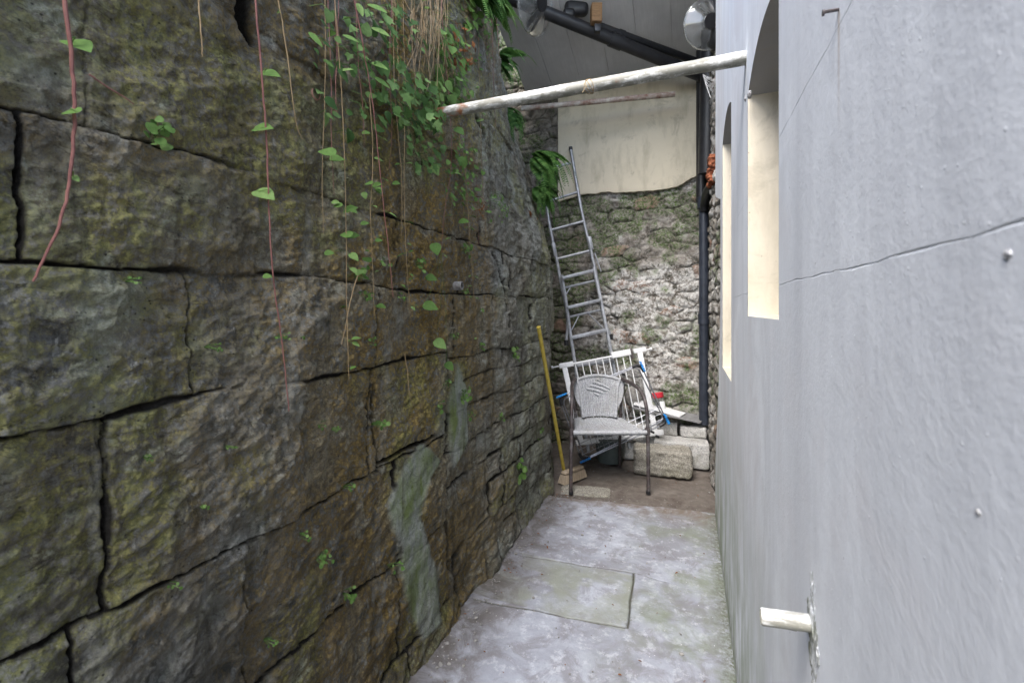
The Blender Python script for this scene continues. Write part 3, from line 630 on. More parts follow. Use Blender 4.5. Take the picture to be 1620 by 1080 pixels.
# ------------------------------------------------------------------ pipes
def bar(a, b, r_, n=24, wob=.0): 
    a = Vector(a); b = Vector(b); return [a+(b-a)*i/n+Vector((0, random.uniform(-wob, wob), random.uniform(-wob, wob)-0)) for i in range(n+1)]
pp = thing('white_cross_pipe', (-.39, 1.54, 2.1), 'flaking white steel pipe spanning the alley from the ivy to the grey wall', 'pipe')
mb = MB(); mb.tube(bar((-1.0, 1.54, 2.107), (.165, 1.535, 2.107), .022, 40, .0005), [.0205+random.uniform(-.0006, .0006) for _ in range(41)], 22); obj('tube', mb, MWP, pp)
mb = MB()
for k in range(4):
    c0 = -.32+k*.004; mb.tube([(c0+.010*math.sin(t*1.3+k), 1.54+math.cos(t)*.0235, 2.107+math.sin(t)*.0235) for t in np.linspace(0, 6.28, 22)], .0012, 6)
mb.tube([(-.32, 1.518, 2.105), (-.327, 1.515, 2.09), (-.335, 1.514, 2.078)], .001, 6); obj('tie_wire', mb, MTAN, pp)
a = W(825, 172, 4.30); b = W(1068, 149, 3.98); mb = MB(); mb.tube(bar(a, b, 0, 20), .024, 14); obj('rusty_wall_pipe', mb, MRU, label='thin rusty flaking pipe across the cream panel behind the white pipe', cat='pipe')
# black soil pipes under the soffit
def pipe_thing(name, pts, r_, label, collars=()):
    t = thing(name, pts[-1], label, 'pipe'); mb = MB(); mb.tube(smooth_path(pts, 5), r_, 18); obj('tube', mb, MBK, t)
    for (p, q) in collars:
        mb = MB(); mb.tube([p, q], r_*1.16, 18); obj('collar', mb, MBK, t)
    return t
A = Vector((-1.75, 2.95, ceilz(2.95)-.10)); Bp = Vector((.08, 4.22, 3.36)); dv_ = (Bp-A)
A = W(740, -30, 3.55); Bp = W(1128, 128, 4.02); dv_ = Bp-A
pipe_thing('soil_pipe', [A, A+dv_*.33, A+dv_*.66, Bp], .05, 'thick black waste pipe crossing diagonally under the soffit', [(A+dv_*.55, A+dv_*.60)])
A2 = W(938, 38, 3.74); B2 = W(1130, 108, 4.08); dv2 = B2-A2
pipe_thing('waste_pipe', [A2, A2+dv2*.5, B2], .030, 'thinner black waste pipe running behind the thick diagonal one', [(A2+dv2*.2, A2+dv2*.24)])
t = thing('wood_block', W(942, 25, 3.72), 'small orange brown timber block wedged above the black diagonal pipe', 'block')
mb = MB(); mb.box(W(943, 24, 3.70), (.085, .09, .15), Matrix.Rotation(YAW, 3, 'Z'), bev=.006); obj('timber', mb, MWO, t); mb = MB(); mb.box(W(945, 46, 3.66), (.05, .05, .06), Matrix.Rotation(YAW, 3, 'Z'), bev=.004); obj('bracket', mb, MBK, t)
mb = MB(); mb.box(W(912, 14, 3.80), (.20, .10, .13), Matrix.Rotation(YAW, 3, 'Z'), bev=.05, seg=4); mb.box(W(900, 22, 3.78), (.10, .07, .08), Matrix.Rotation(YAW, 3, 'Z'), bev=.03, seg=4); obj('cable_box', mb, MBK, label='black rounded lump of fixing beside the timber block under the soffit', cat='fixing')
def guard(center, axis, rad, label):
    t = thing('pipe_guard', center, label, 'pipe guard'); ax = Vector(axis).normalized(); s1 = ax.orthogonal().normalized(); s2 = ax.cross(s1); seg = 56
    prof = [(.27, .055), (.34, .05), (.55, .035), (.8, .012), (.95, .0), (1.0, -.008), (1.0, -.016), (.95, -.008), (.8, .004), (.55, .027), (.34, .042), (.27, .047)]
    vs = []; 
    for rr_, h in prof:
        for i in range(seg):
            a = 2*math.pi*i/seg; k = 1+.006*math.sin(a*9)*(rr_ > .4); hh = h+.003*math.sin(a*9+rr_*3)*(rr_ > .4)*(rr_ < .97)
            vs.append(center+(s1*math.cos(a)+s2*math.sin(a))*rr_*k*rad+ax*hh)
    m_ = len(prof); fs = [(j*seg+i, j*seg+(i+1) % seg, ((j+1) % m_)*seg+(i+1) % seg, ((j+1) % m_)*seg+i) for j in range(m_) for i in range(seg)]
    mb = MB(); mb.add(vs, fs); obj('disc', mb, MCL, t)
    mb = MB(); mb.tube([center+(s1*math.cos(a)+s2*math.sin(a))*rad for a in np.linspace(0, 2*math.pi, 57)], .004, 8, False); obj('rim', mb, MCL, t)
    mb = MB(); mb.tube([center+ax*.03, center+ax*.06], rad*.30, 24); obj('clamp', mb, MBK, t)
gd = W(848, 4, 3.6); guard(gd, RD(.80, -.55, -.25), .235, 'clear plastic disc guard round the thick diagonal pipe at top left of the soffit')
g2 = W(1120, 38, 3.3); guard(g2, Vector((.45, -1, -.25)), .175, 'clear plastic disc guard round the black upright pipe beside the grey wall')
q = W(1135, 58, 3.30); pipe_thing('upright_waste_pipe', [W(1128, 72, 3.36), q, W(1137, 0, 3.25), W(1140, -90, 3.2)], .045, 'short black pipe dropping from above through the clear disc by the grey wall')
# drainpipe on the far wall
t = thing('drainpipe', (.12, 4.38, .34), 'black painted cast iron drainpipe running down the far right corner', 'drainpipe')
mb = MB(); mb.tube(bar((.122, 4.36, .335), (.122, 4.36, 2.30), 0, 12), .040, 20); obj('lower_pipe', mb, MBP, t)
mb = MB(); mb.tube(bar((.105, 4.38, 2.30), (.105, 4.38, 3.72), 0, 12), .046, 20); obj('upper_pipe', mb, MBK, t)
mb = MB(); mb.tube([(.122, 4.36, 2.24), (.122, 4.36, 2.34)], .054, 20); obj('collar', mb, MBP, t); mb = MB(); mb.tube([(.122, 4.36, 1.22), (.122, 4.36, 1.31)], .049, 20); obj('collar', mb, MBP, t)
mb = MB(); mb.tube(smooth_path([(.122, 4.33, 2.22), (.13, 4.26, 2.29), (.15, 4.05, 2.33), (.21, 3.8, 2.36)], 5), .036, 16); obj('branch_pipe', mb, MBK, t)
mb = MB(); mb.tube(bar((.14, 4.2, 2.5), (.165, 4.05, 3.75), 0, 6), .07, 16); obj('corner_dark_tube', mb, MBK, label='wide black tube added to darken the corner behind the far end of the grey wall', cat='pipe')  # added black tube, stands in for the dark recess of this corner
# stub pipe low on the grey wall
t = thing('stub_pipe', (WX, .742, .91), 'short white plastic overflow stub poking from the grey wall low down', 'pipe')
mb = MB(); seg = 24; vs = []
for x_, r_ in ((.17, .0112), (.098, .0115), (.0965, .0105), (.098, .0092), (.14, .0090)):
    for i in range(seg):
        a = 2*math.pi*i/seg; vs.append((x_, .742+math.cos(a)*r_, (.914 if x_ > .15 else .9075)+math.sin(a)*r_))
mb.add(vs, [(j*seg+i, (j+1)*seg+i, (j+1)*seg+(i+1) % seg, j*seg+(i+1) % seg) for j in range(4) for i in range(seg)]); obj('tube', mb, MWP, t)
mb = MB(); n = 60
for (dy, dz, sz) in [(0, 0, .021)]+[(random.gauss(0, .010)-abs(k-8)*.0006, .060-k*.0052+random.gauss(0, .01), random.uniform(.004, .016)) for k in range(42)]:
    b = bmesh.new(); bmesh.ops.create_icosphere(b, subdivisions=3, radius=sz)
    for v in b.verts: v.co = Vector((v.co.x*.22, v.co.y*1.0, v.co.z*1.35))*(1+.22*math.sin(v.co.y*900+v.co.z*700+dz*80))
    mb.bm(b, Matrix.Translation(Vector((WX+.001, .742+dy, .912+dz))))
obj('mortar_collar', mb, MRD, t)
# ------------------------------------------------------------------ rough blocks
RZ = lambda a: Matrix.Rotation(a, 3, 'Z')
obj('concrete_block', roughbox((-.205, 3.955, .105), (.45, .21, .215), RZ(.09), rad=.026, amp=.0065, seed=1), MBL, label='mossy brown weathered concrete block, frontmost on the floor beside the chair', cat='concrete block')
obj('concrete_block', roughbox((-.065, 4.24, .108), (.44, .215, .215), RZ(.05), rad=.014, amp=.003, seed=2), MBL2, label='pale grey concrete block behind the mossy brown one', cat='concrete block')
obj('concrete_block', roughbox((-.19, 4.385, .275), (.18, .10, .115), RZ(.03), rad=.006, amp=.002, seed=3), MBL2, label='small squared grey block on the pale block, left of the brick sized piece', cat='concrete block')
obj('concrete_block', roughbox((.035, 4.355, .265), (.215, .10, .095), RZ(-.02), rad=.016, amp=.004, seed=4), MBL2, label='brick sized pale rough block lying by the foot of the drainpipe', cat='concrete block')
obj('concrete_block', roughbox((-.44, 4.30, .16), (.3, .2, .32), RZ(.1), rad=.012, amp=.003, seed=8), MBL2, label='grey block standing behind the white gate bars', cat='concrete block')
mb = roughbox(W(925, 776, 3.38)+Vector((0, .03, -.03)), (.36, .17, .05), RZ(.16), rad=.008, amp=.004, seed=5); mb.v = [(a, b, c+.035 if c > 99 else c) for a, b, c in mb.v]
obj('paving_stone', mb, MBL, label='dark mossy flat paving stone at the joint under the chair front legs', cat='stone')
# slate tiles leaning
def slab(pts, th, mat_, name, label, cat):
    mb = MB(); n = len(pts); up = Vector((0, 0, th)); mb.add([Vector(p) for p in pts]+[Vector(p)+up for p in pts], [tuple(range(n-1, -1, -1)), tuple(range(n, 2*n))]+[(i, (i+1) % n, n+(i+1) % n, n+i) for i in range(n)])
    return obj(name, mb, mat_, smooth=False, label=label, cat=cat)
slab([W(1000, 646, 4.02), W(1108, 670, 3.96), W(1116, 664, 4.06), W(1100, 657, 4.16), W(1005, 637, 4.25)], .012, MTI, 'slate_tile', 'grey slate lying across the small blocks below the red lidded jar', 'slate')
slab([W(1002, 640, 4.04), W(1075, 660, 3.99), W(1085, 654, 4.1), W(1008, 632, 4.22)], .008, MWH, 'white_tile', 'thin white edged tile lying on the grey slate', 'tile')
# stone and jar
b = bmesh.new(); bmesh.ops.create_icosphere(b, subdivisions=4, radius=.085)
for v in b.verts: v.co *= 1+.16*(float(fbm(np.array(v.co.x*14+v.co.z*5), np.array(v.co.y*14), 3, 4))-.5)*2
mb = MB(); mb.bm(b, Matrix.Translation(W(1001, 628, 4.18)) @ Matrix.Diagonal((.9, .8, 1.15, 1))); obj('round_stone', mb, MPE, label='rounded grey stone seen between the gate bars behind the chair', cat='stone')
t = thing('plastic_jar', W(1045, 654, 4.12), 'clear plastic jar with red lid leaning on the end wall', 'jar')
c0 = W(1045, 655, 4.12); tl = Vector((-.03, .02, .165)); mb = MB(); mb.tube([c0, c0+tl*.06, c0+tl*.8, c0+tl*.86], [.052, .056, .056, .048], 28); obj('jar_body', mb, MCL, t)
mb = MB(); mb.tube([c0+tl*.87, c0+tl*.9, c0+tl*1.13, c0+tl*1.15], [.053, .056, .056, .052], 28); obj('lid', mb, MRL, t)
mb = MB(); vs = []; P = [[c0+tl*k+RD(math.sin(a)*.0575, -math.cos(a)*.0575, 0) for a in np.linspace(-.1, .9, 8)] for k in (.15, .75)]; mb.quadgrid(P); obj('paper_label', mb, MWH, t)
# tub under the chair
mb = MB(); c0 = W(965, 735, 4.05); c0.z = 0
for (z0, r0, z1, r1) in ((0, .10, .20, .135),):
    mb.tube([c0+Vector((0, 0, z)) for z in (.0, .01, .20, .215)], [.10, .108, .135, .142], 32)
obj('plastic_tub', mb, MTUB, label='grey green plastic tub in the shade behind the chair legs', cat='tub')
mb = roughbox(W(1000, 690, 4.12), (.13, .1, .10), RZ(.5), rad=.02, amp=.006, seed=7); obj('stone_lump', mb, MPE, label='small pinkish rubble lump behind the gate bars near the block', cat='stone')
# ------------------------------------------------------------------ ladder
def lerp(a, b, t): return a+(b-a)*t
def LD(px, py): return W(px, py, lerp(4.50, 4.12, (py-236)/484))
t = thing('aluminium_ladder', LD(970, 720), 'grey aluminium combination ladder leaning in the corner between the stone walls', 'ladder')
RSt = [(903, 236), (914, 300), (923, 347), (935, 397), (945, 443), (952, 487), (958, 512), (966, 532)]
LSt = [(856, 245), (864, 310), (869, 353), (880, 407), (888, 450), (896, 490), (898, 512), (896, 541)]
for nm, pl in (('stile', RSt), ('stile', LSt)):
    mb = MB(); mb.tube(smooth_path([LD(*p) for p in pl], 4), .0155, 10); obj(nm, mb, MAL, t)
for pl in (RSt, LSt):
    e = LD(*pl[-1]); s0 = LD(*pl[0]); mb = MB(); mb.tube([e+Vector((0, 0, .02)), e+Vector((0, 0, -.03))], .022, 12); obj('rubber_foot', mb, MBK, t)
    mb = MB(); mb.tube([s0+Vector((0, 0, -.01)), s0+Vector((-.002, 0, .02))], .019, 12); obj('end_cap', mb, MBK, t)
for (a, b) in (((862, 268), (903, 258)), ((866, 319), (914, 304)), ((872, 364), (924, 350)), ((880, 410), (932, 397)), ((889, 456), (941, 444)), ((897, 502), (951, 490))):
    mb = MB(); mb.tube([LD(*a), LD(*b)], .013, 10); obj('rung', mb, MAL, t)
f_in = [(888, 436), (895, 480), (901, 525), (909, 576), (918, 640), (930, 712)]; f_rt = [(938, 424), (948, 470), (957, 515), (967, 566), (979, 630), (994, 706)]
off = Vector(RD(0, -.045, 0))
for pl in (f_in, f_rt):
    mb = MB(); mb.tube([LD(*p)+off for p in pl], .0165, 8, flat=.7); obj('stile', mb, MAL, t)
for (a, b) in (((888, 441), (937, 429)), ((896, 487), (948, 475)), ((903, 534), (957, 522)), ((910, 577), (967, 569)), ((917, 628), (977, 619)), ((924, 676), (986, 667))):
    p, q_ = LD(*a)+off, LD(*b)+off; dr = (q_-p).normalized(); ln = (q_-p).length
    up = Vector((0, 0, 1)); fw = dr.cross(up).normalized(); up = fw.cross(dr); M3 = Matrix((dr, fw, -up)).transposed() if False else Matrix((dr, up.cross(dr).normalized(), up)).transposed()
    mb = MB(); mb.box((p+q_)/2, (ln, .085, .026), M3, bev=.004); 
    for k in range(5): mb.box((p+q_)/2+M3 @ Vector((0, -.036+k*.018, .0145)), (ln*.94, .005, .004), M3, bev=.0015)
    obj('step', mb, MAL, t)
for (a, b) in (((900, 530), (917, 497)), ((955, 520), (928, 493)), ((893, 470), (905, 450)), ((941, 400), (951, 430))):
    mb = MB(); mb.tube([LD(*a), LD(*b)], .006, 8); obj('brace', mb, MAL, t)
mb = MB(); mb.box(LD(934, 385), (.035, .05, .13), RZ(YAW) @ Matrix.Rotation(-.2, 3, 'Y'), bev=.006); obj('hinge', mb, MAL, t)
mb = MB(); mb.box(LD(877, 395), (.035, .05, .13), RZ(YAW) @ Matrix.Rotation(-.2, 3, 'Y'), bev=.006); obj('hinge', mb, MAL, t)
# ------------------------------------------------------------------ white safety gate
def GP(u_, v_, o=0):    # u 0..1 left-right, v 0..1 bottom-top on the leaning gate
    bl, br, tlp, tr = W(912, 703, 3.98), W(1047, 686, 4.0), W(884, 576, 4.08), W(1021, 550, 4.15)
    n_ = (br-bl).cross(tlp-bl).normalized()
    return bl*(1-u_)*(1-v_)+br*u_*(1-v_)+tlp*(1-u_)*v_+tr*u_*v_+n_*-o
t = thing('safety_gate', GP(.5, 0), 'white metal stair safety gate leaning tilted behind the wicker chair', 'safety gate')
def strip(p0, p1, w_, th):
    d_ = (p1-p0); l_ = d_.length; x_ = d_.normalized(); nn = (GP(1, 0)-GP(0, 0)).cross(GP(0, 1)-GP(0, 0)).normalized(); y_ = nn.cross(x_)
    mb = MB(); mb.box((p0+p1)/2, (l_, w_, th), Matrix((x_, y_, nn)).transposed(), bev=.004); return mb
obj('post', strip(GP(.055, 0), GP(.055, 1), .046, .028), MWH, t); obj('post', strip(GP(.925, 0), GP(.925, 1.0), .046, .028), MWH, t)
obj('bottom_rail', strip(GP(-.01, .02), GP(1.02, .02), .045, .030), MWH, t)
obj('top_rail', strip(GP(.0, .975), GP(.16, .975), .045, .034), MWH, t); obj('top_rail', strip(GP(.16, .975), GP(.62, .975), .016, .018), MWH, t)
obj('latch', strip(GP(.60, .985), GP(.82, .985), .055, .04), MWH, t); obj('top_rail', strip(GP(.855, .985), GP(1.0, .985), .04, .034), MWH, t)
for k in range(9):
    uu = .18+k*.078; mb = MB(); mb.tube([GP(uu, .03), GP(uu, .97)], .0052, 8); obj('bar', mb, MWH, t)
obj('hinge_strap', strip(GP(.83, .90), GP(.83, 1.03), .022, .03), MRS, t)
for (a, b) in ((1.0, 1.05), (0, -.07)):
    mb = MB(); mb.tube([GP(a, .975), GP(b, .975)], .006, 8); mb.tube([GP(b, .975), GP(b+(.02 if b > 0 else -.02), .975)], .016, 14); obj('wall_bolt', mb, MWH, t)
# ------------------------------------------------------------------ folding clothes airer
DA = {0: 3.83, 1: 3.72}
t = thing('clothes_airer', W(921, 728, 3.76), 'folded steel clothes airer with bright blue corner clips stuck askew behind the chair', 'clothes airer')
cor = [(1013, 575), (1056, 668), (921, 729), (884, 628)]
def rr_loop(cs, d, rad_px=10, n=6):
    out = []; m_ = len(cs)
    for i in range(m_):
        p0 = Vector(cs[i-1]); p1 = Vector(cs[i]); p2 = Vector(cs[(i+1) % m_]); a = p1+(p0-p1).normalized()*rad_px; b = p1+(p2-p1).normalized()*rad_px
        for k in range(n+1):
            s_ = k/n; q_ = a*(1-s_)**2+p1*2*s_*(1-s_)+b*s_*s_; out.append(W(q_.x, q_.y, d))
    out.append(out[0]); return out
for d_, sh in ((3.76, 0), (3.80, 1)):
    cs = [(a+(-5 if sh else 0)*(1 if i in (0, 1) else -1), b+(4 if sh else 0)*(1 if i in (0, 3) else -1)) for i, (a, b) in enumerate(cor)]
    mb = MB(); mb.tube(rr_loop(cs, d_+.09), .0062, 8, False); obj('frame', mb, MCH, t)
for k in range(11):
    s_ = (k+1)/12; a = Vector(cor[0]).lerp(Vector(cor[1]), s_); b = Vector(cor[3]).lerp(Vector(cor[2]), s_)
    if s_ < .7: continue
    mb = MB(); mb.tube([W(a.x, a.y, 3.87), W(b.x, b.y, 3.87)], .0022, 6); obj('wire', mb, MCH, t)
for k in range(6):
    a = Vector((930, 682)).lerp(Vector((985, 690)), k/6); mb = MB(); mb.tube([W(a.x, a.y, 3.88), W(a.x+9, a.y+30-k*2, 3.88)], .0022, 6); obj('wire', mb, MCH, t)
for i, (a, b) in enumerate(cor):
    c_ = Vector((968, 650)); v1 = (Vector(cor[i-1])-Vector((a, b))).normalized(); v2 = (Vector(cor[(i+1) % 4])-Vector((a, b))).normalized()
    pts = [Vector((a, b))+v1*14, Vector((a, b))+v1*6+v2*1, Vector((a, b))+v2*6+v1*1, Vector((a, b))+v2*14]
    mb = MB(); mb.tube(smooth_path([W(p.x, p.y, 3.84) for p in pts], 4), .014, 10); cj = obj('corner_joint', mb, MBK, t)
    outw = (Vector((a, b))-c_).normalized(); mb = MB(); m2 = v2 if i in (0, 3) else v1
    for k in range(5):
        p = Vector((a, b))+outw*1.5+m2*(k*3.6-1); mb.box(W(p.x, p.y, 3.825), (.020, .022, .013), RZ(YAW) @ Matrix.Rotation(random.uniform(-.5, .5), 3, 'Y'), bev=.003)
    p = Vector((a, b))+outw*.5+m2*6; mb.tube([W(*(Vector((a, b))+m2*0+outw*.5), 3.832), W(*(Vector((a, b))+m2*12+outw*.3), 3.832)], .007, 10)
    obj('blue_clip', mb, MBU, cj)
for (px, py) in ((986, 592), (915, 618), (1032, 683), (1040, 690)):
    mb = MB(); mb.box(W(px, py, 3.86), (.03, .03, .018), RZ(YAW) @ Matrix.Rotation(.4, 3, 'Y'), bev=.004); obj('slider', mb, MBK, t)
# ------------------------------------------------------------------ wicker chair  (local: x right, y away from viewer, z up)
CH0 = RD((964.5-810)/720*3.33, 3.33, 0); CY = Vector((-math.sin(R(22)), math.cos(R(22)), 0)); CX = Vector((math.cos(R(22)), math.sin(R(22)), 0))
def cp(x, y, z): return CH0+CX*x+CY*y+Vector((0, 0, z))
t = thing('wicker_chair', CH0, 'grey woven wicker armchair with rusty brown tube frame in the middle of the alley end', 'chair')
for s_ in (-1, 1):
    pts = [(.285, 0, .0), (.283, .0, .30), (.278, .005, .55), (.272, .03, .66), (.262, .10, .725), (.245, .22, .755), (.205, .36, .775), (.19, .39, .78)]
    mb = MB(); mb.tube(smooth_path([cp(s_*a, b, c) for a, b, c in pts], 6), .0135, 14); obj('arm_and_front_leg', mb, MRS, t)
    pts = [(.215, .56, 0), (.20, .50, .20), (.185, .42, .42), (.185, .40, .50)]
    mb = MB(); mb.tube(smooth_path([cp(s_*a, b, c) for a, b, c in pts], 5), .0125, 12); obj('rear_leg', mb, MRS, t)
    mb = MB(); mb.tube([cp(s_*.283, 0, -.0), cp(s_*.283, 0, .022)], .0165, 12); obj('foot_cap', mb, MBK, t)
    mb = MB(); mb.box(cp(s_*.279, .004, .455), (.035, .04, .05), RZ(R(22)), bev=.008); obj('seat_bracket', mb, MRS, t)
    mb = MB(); mb.tube([cp(s_*.27, .01, .43), cp(s_*.2, .42, .44)], .011, 10); obj('side_rail', mb, MRS, t)
# seat: woven sheet
nx, ny = 120, 60; P = []
for j in range(ny+1):
    v_ = j/ny; r_ = []
    for i in range(nx+1):
        u_ = i/nx*2-1; hw = .262-.065*v_; x = u_*hw; y = -.01+v_*.43
        z = .462-.016*math.sin(math.pi*v_)*(1-u_*u_)-.02*(v_ < .04)*(1-v_/.04)
        z += .0035*math.sin(i*1.05+(j//2)*math.pi)*math.sin(j*math.pi/2+.7)
        if abs(u_) > .96: z -= .012*(abs(u_)-.96)/.04
        r_.append(cp(x, y, z))
    P.append(r_)
mb = MB(); mb.quadgrid(P); mb.quadgrid([[p-Vector((0, 0, .012)) for p in r_] for r_ in P]); obj('seat', mb, MWI, t)
mb = MB()
n = 70; pts = [cp(-.268+.536*k/n, -.012, .452) for k in range(n+1)]; mb.tube(pts, [.0165+.0015*math.sin(k*2.4) for k in range(n+1)], 12); obj('seat_edge', mb, MWI, t)
# backrest: curved shield with side wings
nx, ny = 110, 70; P = []
def bsurf(u_, v_):
    hw = .132+.030*v_+.014*sst(.8, 1, v_); x = u_*hw; y = .405+.05*v_-.045*u_*u_+.0; z = .475+v_*(.325-.030*u_*u_); return x, y, z
for j in range(ny+1):
    r_ = []
    for i in range(nx+1):
        u_ = i/nx*2-1; v_ = j/ny; x, y, z = bsurf(u_, v_)
        wv = .0022*math.sin(j*2*math.pi/2.6+(i//4)*math.pi)
        inside_d = abs(u_*.95)+abs(v_-.70)*2.9
        if inside_d < .62: wv = .007*math.sin((u_*5+v_*34)*1.9)+.005
        r_.append(cp(x, y-wv-.0032*math.sin(i*2*math.pi/7), z))
    P.append(r_)
mb = MB(); mb.quadgrid(P); mb.quadgrid([[p+CY*.010 for p in r_] for r_ in P]); obj('backrest', mb, MWI, t)
mb = MB(); loop = [bsurf(-1, k/16) for k in range(17)]+[bsurf(-1+k/12, 1) for k in range(1, 25)]+[bsurf(1, 1-k/16) for k in range(1, 17)]
lp = [cp(*p) for p in loop]; lp = smooth_path(lp, 2); mb.tube(lp, [.0125+.001*math.sin(k*2.1) for k in range(len(lp))], 10); obj('backrest_rim', mb, MWI, t)
for s_ in (-1, 1):   # woven wing between rim and arm tube
    P = []
    for j in range(21):
        v_ = .30+.66*j/20; a = bsurf(s_, v_); wdt = .050*math.sin(min(1, (j+3)/18)*math.pi*.62); r_ = []
        for i in range(7): r_.append(cp(a[0]+s_*wdt*i/6, a[1]-.006*i/6+.003*((i+j) % 2), a[2]-.006*i/6))
        P.append(r_)
    mb = MB(); mb.quadgrid(P); mb.quadgrid([[p+CY*.006 for p in r_] for r_ in P]); obj('backrest_wing', mb, MWI, t)
    mb = MB(); mb.tube(smooth_path([cp(s_*.185, .42, .42), cp(s_*.19, .43, .55), cp(s_*.215, .44, .68), cp(s_*.205, .40, .775)], 5), .0115, 12); obj('back_upright', mb, MRS, t)
mb = MB(); mb.tube([cp(-.19, .43, .435), cp(.19, .43, .435)], .011, 10); obj('rear_rail', mb, MRS, t)
# ------------------------------------------------------------------ broom
top = onX(852, 517, -.905); bot = W(893, 742, 3.62); bot.z = .045
t = thing('broom', (bot.x, bot.y, 0), 'beige headed broom with yellow handle leaning on the mossy wall', 'broom')
mb = MB(); hp = [top.lerp(bot, k/14)+Vector((0, 0, 0)) for k in range(15)]; mb.tube(hp, [.0135]*15, 12); obj('handle', mb, MYE, t)
hd = RD((906-810)/720*3.60, 3.60, .04); ax = (W(924, 738, 3.68)-W(889, 760, 3.50)); ax.z = 0; ax.normalize(); up = Vector((0, 0, 1)); sd_ = up.cross(ax); M3 = Matrix((ax, sd_, up)).transposed()
mb = MB(); mb.box(hd+Vector((0, 0, .040)), (.235, .050, .026), M3, bev=.012, seg=4); obj('head', mb, MBE, t)
mb = MB()
for i in range(24):
    for j in range(5):
        c_ = hd+ax*((i-11.5)*.0100)+sd_*((j-2)*.012); e = ax*((i-11.5)*.0016)+sd_*((j-2)*.004)
        mb.tube([c_+Vector((0, 0, .026)), c_+e+Vector((random.uniform(-.002, .002), random.uniform(-.002, .002), -.038))], [.0045, .0058], 6)
obj('bristles', mb, MBE, t)
# ------------------------------------------------------------------ vegetation
def frame(nrm, upv):
    n_ = nrm.normalized(); x_ = upv.cross(n_)
    if x_.length < 1e-3: x_ = Vector((1, 0, 0)).cross(n_)
    x_.normalize(); return x_, n_.cross(x_), n_
HEART = [(0, 0), (.22, .12), (.40, -.02), (.50, -.22), (.45, -.45), (.28, -.70), (.10, -.9), (0, -1.0)]
LANCE = [(0, 0), (.10, -.06), (.19, -.22), (.22, -.42), (.18, -.64), (.09, -.85), (0, -1.0)]
IVY = [(0, 0), (.18, .10), (.46, .04), (.34, -.20), (.56, -.46), (.24, -.50), (.14, -.75), (0, -1.0)]
ROUND = [(0, 0), (.25, .02), (.46, -.18), (.50, -.45), (.36, -.72), (.16, -.88), (0, -.92)]
def leaf(mb, p, size, tip, nrm, shape, fold=.25, curl=.15):
    tip = Vector(tip).normalized(); n_ = Vector(nrm)-tip*Vector(nrm).dot(tip)
    if n_.length < 1e-3: n_ = tip.orthogonal()
    n_.normalize(); x_ = tip.cross(n_)
    def q_(a, b, c): return p+x_*a*size-tip*b*size+n_*(c*size)
    nn = len(shape); mid = [q_(0, b, -curl*b*b) for a, b in shape]
    for s_ in (-1, 1):
        out = [q_(s_*a, b, fold*abs(a)-curl*b*b) for a, b in shape]
        if s_ == -1:
            base_n = len(mb.v); mb.v += [tuple(m_) for m_ in mid]
        st = len(mb.v); mb.v += [tuple(o_) for o_ in out[1:-1]]
        def oi(i): return base_n+i if i in (0, nn-1) else st+i-1
        for i in range(nn-1):
            f_ = [base_n+i, base_n+i+1, oi(i+1), oi(i)]; f_ = list(dict.fromkeys(f_))
            if len(f_) >= 3: mb.f.append(tuple(f_ if s_ == 1 else f_[::-1]))
rv = random.uniform
def toward_cam(p): return (Vector((0, 0, CAMZ))-p).normalized()
vg = 'trailing vines hanging down the stone wall'
def vine(label, path, X, r_, mat_, leaves, shape=HEART, mleaf=MLF, extra=0, exsize=(.012, .03), group=vg):
    pts = smooth_path([onX(a, b, X) if not isinstance(X, (list, tuple)) else W(a, b, X[0]) for a, b in path], 6)
    pts = [p+Vector((rv(-.001, .001), rv(-.001, .001), 0)) for p in pts]
    t = thing('hanging_vine', pts[-1], label, 'vine', group); mb = MB(); n_ = len(pts); mb.tube(pts, [r_*(1-.5*i/n_) for i in range(n_)], 7)
    obj('stem', mb, mat_, t); lf_ = MB(); pet = MB()
    for (px, py, szp, *dr) in leaves:
        p = onX(px, py, X) if not isinstance(X, (list, tuple)) else W(px, py, X[0]); d_ = (p-Vector((0, 0, CAMZ))).length
        d_ = max(.3, (p.x*-ST+p.y*CT)); s_ = .86*szp/720*d_; ang = dr[0] if dr else rv(-.5, .5)
        tipd = RD(math.cos(ang), rv(-.3, .3), math.sin(ang)-.05); nn = Vector((.25, -.35, 1))+toward_cam(p)*.55
        leaf(lf_, p-tipd.normalized()*s_*.5, s_, tipd, nn, shape, .15, .12)
        q_ = min(pts, key=lambda a: (a-p).length); m_ = (q_+p)/2+Vector((0, 0, .006)); pet.tube([q_, m_, p-tipd.normalized()*s_*.5], r_*.35, 5)
    for k in range(int(extra*1.7)):
        q_ = random.choice(pts[2:]); ang = random.choice((0, math.pi))+rv(-.7, .5); tipd = RD(math.cos(ang), rv(-.5, .5), math.sin(ang)); s_ = rv(*exsize); off_ = tipd.normalized()*rv(.005, .02)
        leaf(lf_, q_+off_, s_, tipd, Vector((rv(-.2, .5), rv(-.6, 0), 1)), shape, .2, .15); pet.tube([q_, q_+off_], r_*.35, 5)
    if lf_.v: lf_.add(pet.v, pet.f); obj('leaves', lf_, mleaf, t)
    return t
vine('thick red vine stem hanging closest to the viewer at the far left', [(96, -40), (112, 80), (118, 180), (110, 290), (88, 370), (52, 445)], -.80, .0028, MRED, [(108, 177, 34, 3.1), (128, 72, 48, -.4), (120, 283, 14, -.6)])
vine('long red vine with four big single leaves crossing the wall from the top', [(402, -20), (413, 110), (421, 210), (425, 320), (432, 440), (447, 545), (457, 650)], -.86, .0022, MRED, [(430, 117, 32, -.1), (418, 202, 36, .1), (421, 308, 38, -.35), (424, 437, 14, 0)])
